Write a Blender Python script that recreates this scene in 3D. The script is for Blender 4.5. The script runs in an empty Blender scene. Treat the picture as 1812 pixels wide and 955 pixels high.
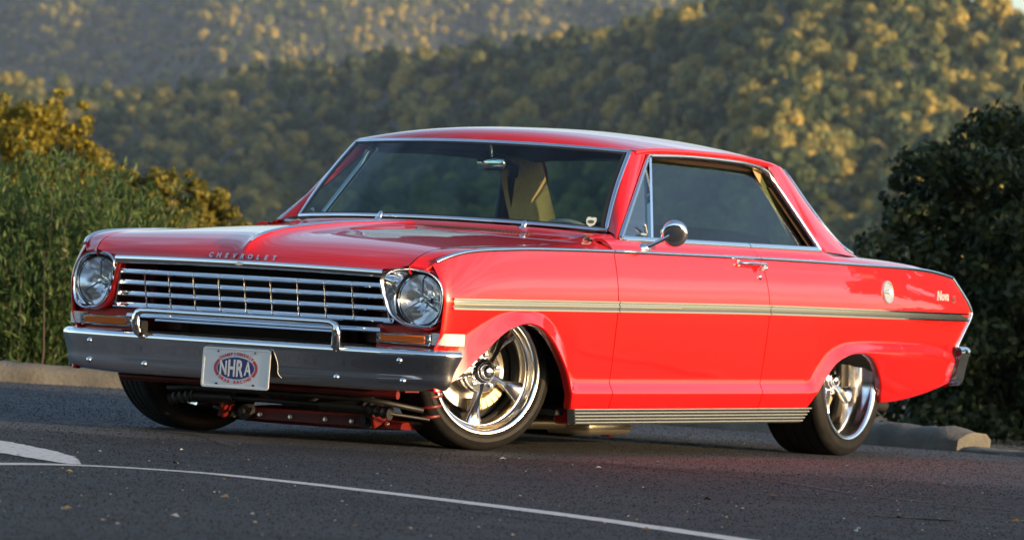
import bpy, math, random
import numpy as np
from mathutils import Vector, Matrix

random.seed(7); RNG = np.random.default_rng(7)
S = bpy.context.scene
COL = S.collection

# ------------------------------------------------------------------ camera, sky, sun, exposure
CAM = np.array([16.954, 10.664, 0.574])
_f = np.array([-0.8630, -0.5055, 0.00633]); _f /= np.linalg.norm(_f)
_r0 = np.cross(_f, [0, 0, 1.0]); _r0 /= np.linalg.norm(_r0); _u0 = np.cross(_r0, _f)
_roll = math.radians(3.3186)
CR = math.cos(_roll) * _r0 + math.sin(_roll) * _u0
CU = -math.sin(_roll) * _r0 + math.cos(_roll) * _u0
CF = _f
FPX = 9076.0
cd = bpy.data.cameras.new('camera'); cam = bpy.data.objects.new('camera', cd); COL.objects.link(cam)
cd.sensor_fit = 'HORIZONTAL'; cd.sensor_width = 36.0; cd.lens = FPX / 1812 * 36.0
cd.clip_start = 0.5; cd.clip_end = 30000
cam.matrix_world = Matrix(((CR[0], CU[0], -CF[0], CAM[0]), (CR[1], CU[1], -CF[1], CAM[1]), (CR[2], CU[2], -CF[2], CAM[2]), (0, 0, 0, 1)))
cd.dof.use_dof = True; cd.dof.focus_distance = 18.2; cd.dof.aperture_fstop = 9.0
S.camera = cam

SUN_AZ, SUN_EL = 88.0, 8.5
w = bpy.data.worlds.new('World'); S.world = w; w.use_nodes = True
nt = w.node_tree
sky = nt.nodes.new('ShaderNodeTexSky'); sky.sky_type = 'NISHITA'; sky.sun_disc = False
sky.sun_elevation = math.radians(SUN_EL); sky.sun_rotation = math.radians(90 - SUN_AZ)
sky.dust_density = 1.1; sky.air_density = .9; sky.ozone_density = 1.5
# thin streaks of evening cloud all round the sky
_tc = nt.nodes.new('ShaderNodeTexCoord'); _mp = nt.nodes.new('ShaderNodeMapping'); _mp.inputs['Scale'].default_value = (1.0, 1.0, 7.0); nt.links.new(_tc.outputs['Generated'], _mp.inputs['Vector'])
_nz = nt.nodes.new('ShaderNodeTexNoise'); _nz.inputs['Scale'].default_value = 3.2; _nz.inputs['Detail'].default_value = 6; _nz.inputs['Distortion'].default_value = .4; nt.links.new(_mp.outputs[0], _nz.inputs['Vector'])
_rp = nt.nodes.new('ShaderNodeValToRGB'); _rp.color_ramp.elements[0].position = .40; _rp.color_ramp.elements[0].color = (.82, .82, .84, 1); _rp.color_ramp.elements[1].position = .68; _rp.color_ramp.elements[1].color = (1.75, 1.62, 1.55, 1); nt.links.new(_nz.outputs['Fac'], _rp.inputs[0])
_ml = nt.nodes.new('ShaderNodeMixRGB'); _ml.blend_type = 'MULTIPLY'; _ml.inputs[0].default_value = 1.0; nt.links.new(sky.outputs[0], _ml.inputs[1]); nt.links.new(_rp.outputs[0], _ml.inputs[2])
nt.links.new(_ml.outputs[0], nt.nodes['Background'].inputs[0]); nt.nodes['Background'].inputs[1].default_value = 0.15
sd = bpy.data.lights.new('sun', 'SUN'); sd.energy = 2.9; sd.angle = math.radians(0.53); sd.color = (1.0, 0.70, 0.38)
sun = bpy.data.objects.new('sun', sd); COL.objects.link(sun)
_sv = Vector((math.cos(math.radians(SUN_AZ)) * math.cos(math.radians(SUN_EL)), math.sin(math.radians(SUN_AZ)) * math.cos(math.radians(SUN_EL)), math.sin(math.radians(SUN_EL))))
sun.rotation_euler = _sv.to_track_quat('Z', 'Y').to_euler(); sun.location = _sv * 60
S.view_settings.view_transform = 'Standard'; S.view_settings.look = 'None'; S.view_settings.gamma = 1.0
S.view_settings.use_curve_mapping = False
S.view_settings.exposure = 1.1
S.render.engine = 'CYCLES'
S.cycles.use_denoising = True
S.cycles.max_bounces = 10; S.cycles.transparent_max_bounces = 16; S.cycles.volume_bounces = 0
S.cycles.glossy_bounces = 6; S.cycles.diffuse_bounces = 3
S.cycles.sample_clamp_indirect = 6.0; S.cycles.caustics_reflective = False; S.cycles.caustics_refractive = False

def at(u, v, t):
    """a point seen at photo pixel (u, v), t metres along the camera axis"""
    return CAM + t * (CF + CR * (u - 906) / FPX - CU * (v - 477.5) / FPX)
def ground_at(u, v, z=0.0):
    d = CF + CR * (u - 906) / FPX - CU * (v - 477.5) / FPX
    return CAM + d * (z - CAM[2]) / d[2]

# ------------------------------------------------------------------ helpers
def crv(pts):
    p = sorted(pts); X = np.array([q[0] for q in p], float); Y = np.array([q[1] for q in p], float)
    d = np.diff(Y) / np.diff(X); m = np.zeros(len(X)); m[0], m[-1] = d[0], d[-1]
    for i in range(1, len(X) - 1):
        if d[i - 1] * d[i] > 0:
            w1 = 2 * (X[i + 1] - X[i]) + (X[i] - X[i - 1]); w2 = (X[i + 1] - X[i]) + 2 * (X[i] - X[i - 1])
            m[i] = (w1 + w2) / (w1 / d[i - 1] + w2 / d[i])
    def f(x):
        x = min(max(x, X[0]), X[-1]); i = min(max(int(np.searchsorted(X, x)) - 1, 0), len(X) - 2)
        h = X[i + 1] - X[i]; t = (x - X[i]) / h
        return float((2*t**3-3*t*t+1)*Y[i] + (t**3-2*t*t+t)*h*m[i] + (-2*t**3+3*t*t)*Y[i+1] + (t**3-t*t)*h*m[i+1])
    return f
def crv3(pts):
    """3-D Catmull-Rom through points, t in 0..1 by chord length"""
    P = np.array(pts, float); L = np.concatenate([[0], np.cumsum(np.linalg.norm(np.diff(P, axis=0), axis=1))]); L /= L[-1]
    fs = [crv(list(zip(L, P[:, k]))) for k in range(3)]
    return lambda t: np.array([f(t) for f in fs])
def sstep(t): t = min(max(t, 0), 1); return t*t*(3-2*t)

def link(name, me, mat, parent=None, smooth=None, loc=None, rot=None):
    o = bpy.data.objects.new(name, me); COL.objects.link(o)
    if mat is not None and not me.materials:
        for m in (mat if isinstance(mat, (list, tuple)) else [mat]): me.materials.append(m)
    if smooth is not None:
        me.polygons.foreach_set('use_smooth', [True] * len(me.polygons))
        if smooth < 180: me.set_sharp_from_angle(angle=math.radians(smooth))
    if parent is not None: o.parent = parent
    if loc is not None: o.location = loc
    if rot is not None: o.rotation_euler = rot
    return o
class MB:
    """collects vertices and faces, then becomes ONE mesh object"""
    def __init__(s): s.v = []; s.f = []; s.mi = []
    def add(s, v, f, mi=0):
        b = len(s.v); s.v += [tuple(float(c) for c in p) for p in v]; s.f += [tuple(b + i for i in q) for q in f]; s.mi += [mi] * len(f)
        return s
    def grid(s, G, flip=False, closed=False, mi=0):
        n = len(G); m = len(G[0]); V = [p for row in G for p in row]; F = []
        for i in range(n - 1):
            for j in range(m if closed else m - 1):
                a, b, c, d = i*m + j, i*m + (j+1) % m, (i+1)*m + (j+1) % m, (i+1)*m + j
                F.append((a, d, c, b) if flip else (a, b, c, d))
        return s.add(V, F, mi)
    def box(s, c, d, M=None, mi=0, bevel=0.0):
        x, y, z = (q / 2 for q in d); b = min(bevel, x*.9, y*.9, z*.9)
        if b <= 0:
            V = [(-x,-y,-z),(x,-y,-z),(x,y,-z),(-x,y,-z),(-x,-y,z),(x,-y,z),(x,y,z),(-x,y,z)]
            F = [(0,3,2,1),(4,5,6,7),(0,1,5,4),(1,2,6,5),(2,3,7,6),(3,0,4,7)]
        else:
            V = []; F = []; idx = {}
            for sx in (-1, 1):
                for sy in (-1, 1):
                    for sz in (-1, 1):
                        for k in range(3):
                            p = [sx*(x-b), sy*(y-b), sz*(z-b)]; p[k] = (sx, sy, sz)[k] * (x, y, z)[k]
                            idx[(sx, sy, sz, k)] = len(V); V.append(tuple(p))
            g = lambda a, k: idx[(a[0], a[1], a[2], k)]
            for k in range(3):
                i, j = (k+1) % 3, (k+2) % 3
                for sg in (-1, 1):
                    q = []
                    for (a, bb) in ((-1,-1),(1,-1),(1,1),(-1,1)):
                        t = [0, 0, 0]; t[k] = sg; t[i] = a; t[j] = bb; q.append(g(t, k))
                    F.append(tuple(q if sg > 0 else q[::-1]))
            for k in range(3):
                i, j = (k+1) % 3, (k+2) % 3
                for a in (-1, 1):
                    for bb in (-1, 1):
                        t0 = [0,0,0]; t0[i] = a; t0[j] = bb; t1 = list(t0); t0[k] = -1; t1[k] = 1
                        q = [g(t0, i), g(t1, i), g(t1, j), g(t0, j)]
                        F.append(tuple(q if a*bb < 0 else q[::-1]))
            for sx in (-1, 1):
                for sy in (-1, 1):
                    for sz in (-1, 1):
                        t = (sx, sy, sz); q = [g(t, 0), g(t, 1), g(t, 2)]
                        F.append(tuple(q if sx*sy*sz > 0 else q[::-1]))
        if M is not None: V = [tuple(M @ Vector(p)) for p in V]
        V = [(p[0]+c[0], p[1]+c[1], p[2]+c[2]) for p in V]
        return s.add(V, F, mi)
    def lathe(s, prof, n=32, axis='y', c=(0,0,0), mi=0, closed=False):
        """prof: (r, h) list; revolves about the axis"""
        G = []
        for r, h in prof:
            row = []
            for k in range(n):
                a = 2*math.pi*k/n; ca, sa = r*math.cos(a), r*math.sin(a)
                p = {'y': (ca, h, sa), 'x': (h, ca, sa), 'z': (ca, sa, h)}[axis]
                row.append((p[0]+c[0], p[1]+c[1], p[2]+c[2]))
            G.append(row)
        return s.grid(G, closed=True, flip=(axis != 'y'), mi=mi)
    def disc(s, ring, mi=0, flip=False):
        return s.add(ring, [tuple(range(len(ring)))[::-1] if flip else tuple(range(len(ring)))], mi)
    def tube(s, path, r, n=10, caps=True, mi=0, up=(0,0,1), sy=1.0):
        """sweeps an ellipse (r wide, r*sy along 'up') along path; r may be a list"""
        P = [np.array(p, float) for p in path]; G = []
        rs = r if isinstance(r, (list, tuple)) else [r]*len(P)
        for i, p in enumerate(P):
            t = P[min(i+1, len(P)-1)] - P[max(i-1, 0)]; t /= (np.linalg.norm(t) + 1e-12)
            a = np.cross(t, up); a = a/np.linalg.norm(a) if np.linalg.norm(a) > 1e-6 else np.cross(t, (1,0,0)); b = np.cross(a, t)
            G.append([tuple(p + rs[i]*math.cos(2*math.pi*k/n)*a + rs[i]*sy*math.sin(2*math.pi*k/n)*b) for k in range(n)])
        s.grid(G, closed=True)
        if caps: s.disc(G[0], flip=False); s.disc(G[-1], flip=True)
        return s
    def sweep(s, path, prof, norm, closed=False, caps=True, mi=0):
        """sweeps profile (a along side, b along normal) on path; norm: list of normals"""
        P = [np.array(p, float) for p in path]; G = []
        for i, p in enumerate(P):
            t = P[min(i+1, len(P)-1)] - P[max(i-1, 0)]; t /= (np.linalg.norm(t) + 1e-12)
            nn = np.array(norm[i] if isinstance(norm, list) else norm, float); nn = nn - t*(nn@t); nn /= np.linalg.norm(nn); sd_ = np.cross(nn, t)
            G.append([tuple(p + a*sd_ + b*nn) for a, b in prof])
        s.grid(G, closed=True, flip=True, mi=mi)
        if caps: s.disc(G[0], flip=True, mi=mi); s.disc(G[-1], mi=mi)
        return s
    def mesh(s, name):
        me = bpy.data.meshes.new(name); me.from_pydata(s.v, [], s.f)
        if any(s.mi): me.polygons.foreach_set('material_index', s.mi)
        me.update(); return me
    def build(s, name, mat, parent=None, smooth=40, **k):
        return link(name, s.mesh(name), mat, parent, smooth, **k)
    def mirrored(s):
        m = MB(); m.v = [(x, -y, z) for x, y, z in s.v]; m.f = [q[::-1] for q in s.f]; m.mi = list(s.mi); return m
def tag(o, label, cat=None, group=None, kind=None):
    o['label'] = label
    if cat: o['category'] = cat
    if group: o['group'] = group
    if kind: o['kind'] = kind
    return o
def text_mb(body, size, extrude=0.0, shear=0.0, bold=0.0, align='CENTER'):
    cu = bpy.data.curves.new('t', 'FONT'); cu.body = body; cu.size = size; cu.extrude = extrude; cu.shear = shear; cu.offset = bold
    cu.align_x = align; cu.align_y = 'CENTER'; cu.resolution_u = 3
    o = bpy.data.objects.new('t', cu); COL.objects.link(o)
    dg = bpy.context.evaluated_depsgraph_get(); me = bpy.data.meshes.new_from_object(o.evaluated_get(dg))
    m = MB(); m.add([tuple(v.co) for v in me.vertices], [tuple(p.vertices) for p in me.polygons])
    bpy.data.objects.remove(o); bpy.data.curves.remove(cu); bpy.data.meshes.remove(me)
    return m
def placed(m, M):
    m.v = [tuple(M @ Vector(p)) for p in m.v]; return m
def frame(o, X, Y):
    X = Vector(X).normalized(); Y = Vector(Y); Y = (Y - X*Y.dot(X)).normalized(); Z = X.cross(Y); o = Vector(o)
    return Matrix(((X.x, Y.x, Z.x, o.x), (X.y, Y.y, Z.y, o.y), (X.z, Y.z, Z.z, o.z), (0, 0, 0, 1)))

# ------------------------------------------------------------------ materials
def mat(name, color, rough=0.5, metal=0.0, **kw):
    m = bpy.data.materials.new(name); m.use_nodes = True; b = m.node_tree.nodes['Principled BSDF']
    b.inputs['Base Color'].default_value = (*color, 1); b.inputs['Roughness'].default_value = rough; b.inputs['Metallic'].default_value = metal
    for k, v in kw.items(): b.inputs[k.replace('_', ' ')].default_value = v
    return m
def noise_mat(name, c1, c2, scale, rough=0.8, detail=6, bump=0.0, bscale=None, lo=.35, hi=.65, rough2=None, **kw):
    m = mat(name, c1, rough, **kw); t = m.node_tree; N = t.nodes; L = t.links; b = N['Principled BSDF']
    tc = N.new('ShaderNodeTexCoord'); n = N.new('ShaderNodeTexNoise'); n.inputs['Scale'].default_value = scale; n.inputs['Detail'].default_value = detail
    L.new(tc.outputs['Object'], n.inputs['Vector']); r = N.new('ShaderNodeValToRGB'); L.new(n.outputs['Fac'], r.inputs[0])
    r.color_ramp.elements[0].position = lo; r.color_ramp.elements[1].position = hi
    r.color_ramp.elements[0].color = (*c1, 1); r.color_ramp.elements[1].color = (*c2, 1); L.new(r.outputs[0], b.inputs['Base Color'])
    if bump:
        n2 = N.new('ShaderNodeTexNoise'); n2.inputs['Scale'].default_value = bscale or scale*4; n2.inputs['Detail'].default_value = 4; L.new(tc.outputs['Object'], n2.inputs['Vector'])
        bp = N.new('ShaderNodeBump'); bp.inputs['Strength'].default_value = bump; bp.inputs['Distance'].default_value = .01
        L.new(n2.outputs['Fac'], bp.inputs['Height']); L.new(bp.outputs[0], b.inputs['Normal'])
    return m
def glass_mat(name, tint, ior=1.5, rough=0.0, gain=1.0):
    m = bpy.data.materials.new(name); m.use_nodes = True; t = m.node_tree; N = t.nodes; L = t.links
    N.remove(N['Principled BSDF']); out = N['Material Output']
    tr = N.new('ShaderNodeBsdfTransparent'); tr.inputs[0].default_value = (*tint, 1)
    gl = N.new('ShaderNodeBsdfGlossy'); gl.inputs['Roughness'].default_value = rough; gl.inputs['Color'].default_value = (gain, gain, gain, 1)
    f0 = ((ior - 1) / (ior + 1))**2                               # Schlick's reflectance, alike from both sides of the pane
    lw = N.new('ShaderNodeLayerWeight'); lw.inputs[0].default_value = .5
    pw = N.new('ShaderNodeMath'); pw.operation = 'POWER'; L.new(lw.outputs['Facing'], pw.inputs[0]); pw.inputs[1].default_value = 5
    fr = N.new('ShaderNodeMath'); fr.operation = 'MULTIPLY_ADD'; L.new(pw.outputs[0], fr.inputs[0]); fr.inputs[1].default_value = 1 - f0; fr.inputs[2].default_value = f0
    mx = N.new('ShaderNodeMixShader'); L.new(fr.outputs[0], mx.inputs[0]); L.new(tr.outputs[0], mx.inputs[1]); L.new(gl.outputs[0], mx.inputs[2]); L.new(mx.outputs[0], out.inputs[0])
    return m
def leaf_mat(name, c1, c2, c3=None, trans=0.35, rough=0.5):
    """two-sided leaf: colour varies leaf by leaf through a per-face attribute, some light passes through"""
    m = bpy.data.materials.new(name); m.use_nodes = True; t = m.node_tree; N = t.nodes; L = t.links
    b = N['Principled BSDF']; out = N['Material Output']; b.inputs['Roughness'].default_value = rough; b.inputs['Specular IOR Level'].default_value = .25
    a = N.new('ShaderNodeAttribute'); a.attribute_name = 'tone'
    r = N.new('ShaderNodeValToRGB'); r.color_ramp.elements[0].color = (*c1, 1); r.color_ramp.elements[1].color = (*c2, 1)
    if c3: e = r.color_ramp.elements.new(.5); e.color = (*c2, 1); r.color_ramp.elements[2].color = (*c3, 1)
    L.new(a.outputs['Fac'], r.inputs[0]); L.new(r.outputs[0], b.inputs['Base Color'])
    tl = N.new('ShaderNodeBsdfTranslucent'); L.new(r.outputs[0], tl.inputs[0]); mx = N.new('ShaderNodeMixShader'); mx.inputs[0].default_value = trans
    L.new(b.outputs[0], mx.inputs[1]); L.new(tl.outputs[0], mx.inputs[2]); L.new(mx.outputs[0], out.inputs[0])
    return m

M = {}
M['paint'] = mat('red_paint', (.66, .004, .0015), .35, Coat_Weight=1.0, Coat_Roughness=.015, Coat_IOR=1.66)
M['paint'].node_tree.nodes['Principled BSDF'].inputs['Specular IOR Level'].default_value = .3
_t = M['paint'].node_tree; _n = _t.nodes.new('ShaderNodeTexNoise'); _n.inputs['Scale'].default_value = 2.2; _n.inputs['Detail'].default_value = 2
_c = _t.nodes.new('ShaderNodeTexCoord'); _t.links.new(_c.outputs['Object'], _n.inputs['Vector']); _b = _t.nodes.new('ShaderNodeBump'); _b.inputs['Strength'].default_value = .5; _b.inputs['Distance'].default_value = .004
_t.links.new(_n.outputs['Fac'], _b.inputs['Height']); _t.links.new(_b.outputs[0], _t.nodes['Principled BSDF'].inputs['Coat Normal'])
M['chrome'] = mat('chrome', (.86, .87, .88), .04, 1.0)
M['alu'] = mat('polished_aluminium', (.92, .92, .91), .15, 1.0)
M['satin'] = mat('satin_aluminium', (.84, .83, .80), .24, 1.0)
M['trimfill'] = mat('brushed_trim_insert', (.62, .615, .59), .22, 1.0)
M['black'] = mat('black_plastic', (.012, .012, .013), .5)
M['rubber'] = mat('rubber_seal', (.015, .015, .016), .6)
M['dark'] = mat('dark_liner', (.010, .010, .011), .8)
M['tyre'] = noise_mat('tyre_rubber', (.008, .008, .009), (.014, .013, .012), 30, .6, bump=.15, bscale=200, Specular_IOR_Level=.25)
M['glass'] = glass_mat('tinted_glass', (.45, .62, .58)); M['screen'] = glass_mat('windshield_glass', (.68, .84, .81))
M['clear'] = glass_mat('clear_lens', (.95, .96, .96))
M['vent'] = glass_mat('vent_glass', (.70, .74, .70), ior=2.8)
M['amber'] = mat('amber_lens', (.55, .12, .006), .15, Coat_Weight=1.0)
M['white'] = mat('plate_white', (.72, .74, .72), .4)
M['plate_blue'] = mat('plate_blue', (.012, .022, .16), .4)
M['plate_red'] = mat('plate_red', (.55, .035, .06), .4)
M['interior'] = noise_mat('black_vinyl', (.018, .015, .014), (.03, .026, .024), 60, .55)
M['tan'] = noise_mat('tan_trim', (.40, .27, .12), (.46, .32, .15), 40, .7)
M['headliner'] = mat('headliner', (.03, .03, .032), .9)
M['redframe'] = noise_mat('red_subframe', (.11, .006, .005), (.16, .010, .008), 12, .42)
M['metal'] = mat('dull_metal', (.14, .14, .135), .5, 1.0)
M['caliper'] = mat('brake_caliper', (.55, .42, .22), .4, .6)
M['disc'] = mat('brake_disc', (.38, .37, .36), .35, 1.0)
M['brass'] = mat('muffler_steel', (.62, .56, .44), .32, .9)
M['lens_white'] = mat('ribbed_white_lens', (.74, .74, .70), .18, Coat_Weight=.8)
M['reflector'] = mat('lamp_reflector', (.97, .97, .97), .18, 1.0)
# ------------------------------------------------------------------ the car (x forward from the front axle, y to its left, z up; metres)
car = bpy.data.objects.new('car', None); COL.objects.link(car); car.empty_display_size = .3
car.rotation_euler = (0, math.radians(0.792), 0)
tag(car, 'glossy red two-door hardtop with chrome grille and five-spoke wheels on the asphalt', 'car')

W_ = crv([(.664, .843), (.662, .847), (.657, .851), (.646, .857), (.62, .865), (.57, .872), (.40, .884), (.15, .889), (-1.0, .891), (-2.5, .889), (-3.1, .879), (-3.5, .864), (-3.9, .842)])
ZB = crv([(.664, .706), (.658, .713), (.648, .720), (.63, .729), (.59, .743), (.52, .758), (.42, .768), (.25, .776), (.03, .783), (-.586, .789), (-1.5, .790), (-2.3, .787), (-2.72, .783), (-3.2, .778), (-3.5, .769), (-3.6, .763), (-3.7, .755), (-3.80, .745), (-3.9, .735)])
IB = crv([(.664, .060), (.645, .058), (.60, .050), (.5, .040), (.3, .035), (-1, .034), (-3.9, .034)])
TF = crv([(.737, .36), (.66, .388), (.573, .430), (.495, .468), (.416, .500), (.295, .535), (.143, .549), (.015, .538), (-.099, .492), (-.165, .441), (-.205, .397), (-.25, .325), (-.284, .282), (-.32, .274), (-2.25, .276), (-2.30, .288), (-2.354, .343), (-2.442, .406), (-2.52, .431), (-2.604, .445), (-2.75, .452), (-2.9, .453), (-3.35, .450), (-3.69, .424), (-3.9, .40)])
BF = crv([(.737, .20), (.66, .225), (.644, .238), (.585, .283), (.527, .328), (.47, .366), (.411, .402), (.35, .440), (.281, .473), (.22, .491), (.159, .500), (.115, .501), (.06, .494), (.01, .479), (-.034, .456), (-.10, .412), (-.154, .366), (-.20, .322), (-.235, .276), (-.262, .238), (-.29, .236), (-2.28, .238), (-2.34, .240), (-2.374, .256), (-2.43, .314), (-2.481, .354), (-2.52, .373), (-2.573, .390), (-2.63, .402), (-2.692, .408), (-2.78, .410), (-2.95, .409), (-3.35, .407), (-3.69, .384), (-3.9, .36)])
Z0 = crv([(.737, .236), (.644, .238), (.585, .283), (.527, .328), (.47, .366), (.411, .402), (.35, .440), (.281, .473), (.22, .491), (.159, .500), (.115, .501), (.06, .494), (.01, .479), (-.034, .456), (-.10, .412), (-.154, .366), (-.20, .322), (-.235, .276), (-.262, .234), (-.286, .178), (-.295, .1755), (-2.30, .1755), (-2.312, .182), (-2.345, .225), (-2.374, .256), (-2.43, .314), (-2.481, .354), (-2.52, .373), (-2.573, .390), (-2.63, .402), (-2.692, .408), (-2.75, .408), (-2.814, .400), (-2.88, .379), (-2.944, .341), (-2.99, .303), (-3.027, .262), (-3.05, .215), (-3.062, .198), (-3.09, .197), (-3.292, .208), (-3.545, .236), (-3.671, .258), (-3.9, .31)])
ZT = .573
XR = crv([(.20, -3.71), (.30, -3.765), (.429, -3.785), (.50, -3.832), (.575, -3.890), (.592, -3.897), (.62, -3.878), (.70, -3.795), (.745, -3.748), (.80, -3.70)])
def side_dy(x, z):
    T = TF(x); B = min(BF(x), T - .012); zb = ZB(x)
    k = min(max((ZT - T) / .26, .02), 1); tuck = .024 * k; fl = .018
    if z >= ZT: t = (z - ZT) / max(zb - ZT, .01); return -IB(x) * t**1.7 - .004 * math.sin(math.pi*min(t, 1)) * 0
    if z >= T: t = (ZT - z) / max(ZT - T, .005); return -tuck * t**1.25
    if z >= B: t = (T - z) / (T - B); return -tuck + fl * (.8*t + .2*sstep(t))
    t = (B - z) / .06; d = -tuck + fl - .016 * min(t, 1)**1.1
    return d - max(t - 1, 0) * .014
def warp_x(x, z):
    if x >= -3.2: return x
    return -3.2 + (x + 3.2) / (-3.80 + 3.2) * (XR(z) + 3.2)
LOWIN = crv([(.664, .024), (.655, .026), (.64, .028), (.61, .022), (.57, .010), (.53, .0)])
def side_pt(x, z): return np.array((warp_x(x, z), W_(x) + side_dy(x, z) - (LOWIN(x)*sstep((.455 - z)/.09) if x > .53 else 0), z))

def xs_range(x0, x1):
    """sample stations from x0 (front) to x1 (rear), finer at the wheel arch ends"""
    xs = [x0]; x = x0
    while x > x1 + 1e-6:
        st = .004 if (-.30 < x < -.225 or -2.39 < x < -2.28 or -3.075 < x < -2.98 or x > .62 or .60 < x < .66) else .0125
        x = max(x - st, x1); xs.append(x)
    return xs
def side_panel(x0f, x1f, nose=False):
    """a strip of the body side between two shut lines given as x(z)"""
    G = []; n1, n2, n3, n4 = 12, 12, 9, 6
    ts = xs_range(x0f(.5), x1f(.5)); a0, a1 = x0f(.5), x1f(.5)
    for x in ts:
        q = (x - a0) / (a1 - a0); T = TF(x); z0 = Z0(x); B = max(min(BF(x), T - .012), z0 + .0008)
        T = max(T, B + .002); T2 = min(T, ZT - .004); B = min(B, T2 - .0015); zb = ZB(x); z0 = min(z0, B - .0006)
        zz = [zb + (ZT - zb)*i/n1 for i in range(n1)] + [ZT + (T2 - ZT)*i/n2 for i in range(n2)] + [T2 + (B - T2)*i/n3 for i in range(n3)] + [B + (z0 - B)*i/n4 for i in range(n4 + 1)]
        row = []
        for z in zz:
            xx = x0f(z) + q * (x1f(z) - x0f(z)); p = side_pt(xx, z); row.append(p)
        e = row[-1]; row.append(e + np.array((0, -.004, -.004))); row.append(e + np.array((0, -.012, -.0055))); row.append(e + np.array((0, -.035, -.004)))
        G.append(row)
    for end, s in ((0, 1), (-1, -1)):                              # turn the panel edge inwards at the shut line
        r = [p + (np.array((-.012, -.006, 0)) if nose and end == 0 else np.array((0, -.022, 0))) for p in G[end]]
        if end == 0: G.insert(0, r)
        else: G.append(r)
    return MB().grid(G)
gapF = lambda z: -.578
_gr = crv([(.15, -1.838), (.24, -1.848), (.36, -1.856), (.573, -1.862), (.70, -1.846), (.76, -1.826), (.80, -1.808)])
gapR = lambda z: _gr(z)
pair = lambda m, name, mt, parent=car, **k: [m.build(name, mt, parent, **k), m.mirrored().build(name, mt, parent, **k)]
fenders = pair(side_panel(lambda z: .664, lambda z: gapF(z) + .003, True), 'front_fender', M['paint'], smooth=38)
doors = pair(side_panel(lambda z: gapF(z) - .003, lambda z: gapR(z) + .003), 'door', M['paint'], smooth=38)
quarters = pair(side_panel(lambda z: gapR(z) - .003, lambda z: -3.80), 'quarter_panel', M['paint'], smooth=38)

def door_seal(g):
    G = []
    for z in np.linspace(.19, .785, 40):
        p = side_pt(g(z), z); G.append([p + np.array((.006, -.007, 0)), p + np.array((-.006, -.007, 0))])
    return MB().grid(G)
for g in (gapF, gapR):
    for d, mm in zip(doors, (door_seal(g), door_seal(g).mirrored())): mm.build('door_seal', M['dark'], d, smooth=180)
# --- headlamp outline, traced; fender tops, hood, cowl
BEZ = [(674.6,487),(686,477.7),(717.5,472.5),(744.7,475.6),(765.7,483),(780,496.5),(787.6,517.5),(786.6,538),(782,559),(774,574),(757,581),(734,579),(711,572),(692,557),(683,534),(676.6,509)]
_ct, _st = math.cos(math.radians(.792)), math.sin(math.radians(.792))
def to_car(p): return np.array((_ct*p[0] - _st*p[2], p[1], _st*p[0] + _ct*p[2]))
def on_plane(u, v, n, d):
    o = to_car(CAM); q = to_car(CAM + CF + CR*(u-906)/FPX - CU*(v-477.5)/FPX) - o; n = np.array(n, float); return o + q*((d - o@n)/(q@n))
LC = np.array((.655, .730, .573))
rim = [on_plane(u, v, (1, .29, 0), .897) for u, v in BEZ]
ang = [math.atan2(p[2]-LC[2], p[1]-LC[1]) for p in rim]; rad = [math.hypot(p[1]-LC[1], p[2]-LC[2]) for p in rim]
pa = sorted(zip(ang, rad)); pa = [(pa[-1][0]-2*math.pi, pa[-1][1])] + pa + [(pa[0][0]+2*math.pi, pa[0][1])]
RA = crv(pa)
SEAM = crv3([(.736, .690, .680), (.715, .700, .690), (.70, .706, .699), (.66, .716, .729), (.58, .722, .756), (.45, .727, .773), (.25, .736, .784), (.0, .745, .794), (-.45, .760, .817), (-.60, .764, .826)])
SY = crv([(SEAM(t)[0], SEAM(t)[1]) for t in np.linspace(0, 1, 60)]); SZ = crv([(SEAM(t)[0], SEAM(t)[2]) for t in np.linspace(0, 1, 60)])
def belt_pt(x): return side_pt(x, ZB(x))
def fender_top():
    G = []
    for x in xs_range(.664, gapF(0) + .0025):
        b = belt_pt(x); xs_ = x + .038*sstep((x - .47)/.194); s = np.array((xs_, SY(xs_) + .0025, SZ(xs_))); row = []
        for i in range(9):
            t = i / 8; p = b*(1-t) + s*t; wf_ = sstep((x - .585)/.079)*sstep(t*3.5)*(1 - sstep((t - .55)/.45))
            if wf_ > 0:
                a_ = math.atan2(max(p[2], .66) - LC[2], p[1] - LC[1])
                for _ in range(4): zb_ = LC[2] + RA(a_)*math.sin(a_); a_ = math.atan2(zb_ - LC[2], p[1] - LC[1])
                p = p*(1-wf_) + np.array((.897 - .29*p[1] + .002, p[1], zb_ + .004))*wf_
            p = p.copy(); p[2] += .004 * (math.sin(math.pi*t)) * (1 if x < .57 else max((.664 - x)/.092, .25)) ; row.append(p)
        row.append(s + np.array((0, -.001, -.02))); G.append(row)
    G = [[p + np.array((-.02, 0, -.012)) for p in G[0]], [p + np.array((-.003, 0, -.006)) for p in G[0]]] + G
    return MB().grid(G, flip=True)
for f, m in zip(fenders, (fender_top(), fender_top().mirrored())): m.build('fender_top', M['paint'], f, smooth=45)
HOOD_R = -.448
XF = lambda y: .752 - .030 * (abs(y)/.6)**2
ZC = crv([(.7530, .676), (.7505, .690), (.746, .700), (.737, .712), (.72, .727), (.69, .745), (.64, .763), (.5, .789), (.3, .809), (.09, .826), (-.2, .840), (-.46, .848), (-.6, .853)])
def ridge(x, y):
    h = .021 * sstep((.757 - x)/.02); a = abs(y)
    return h if a < .007 else h * math.exp(-(a - .007) / .030)
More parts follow.
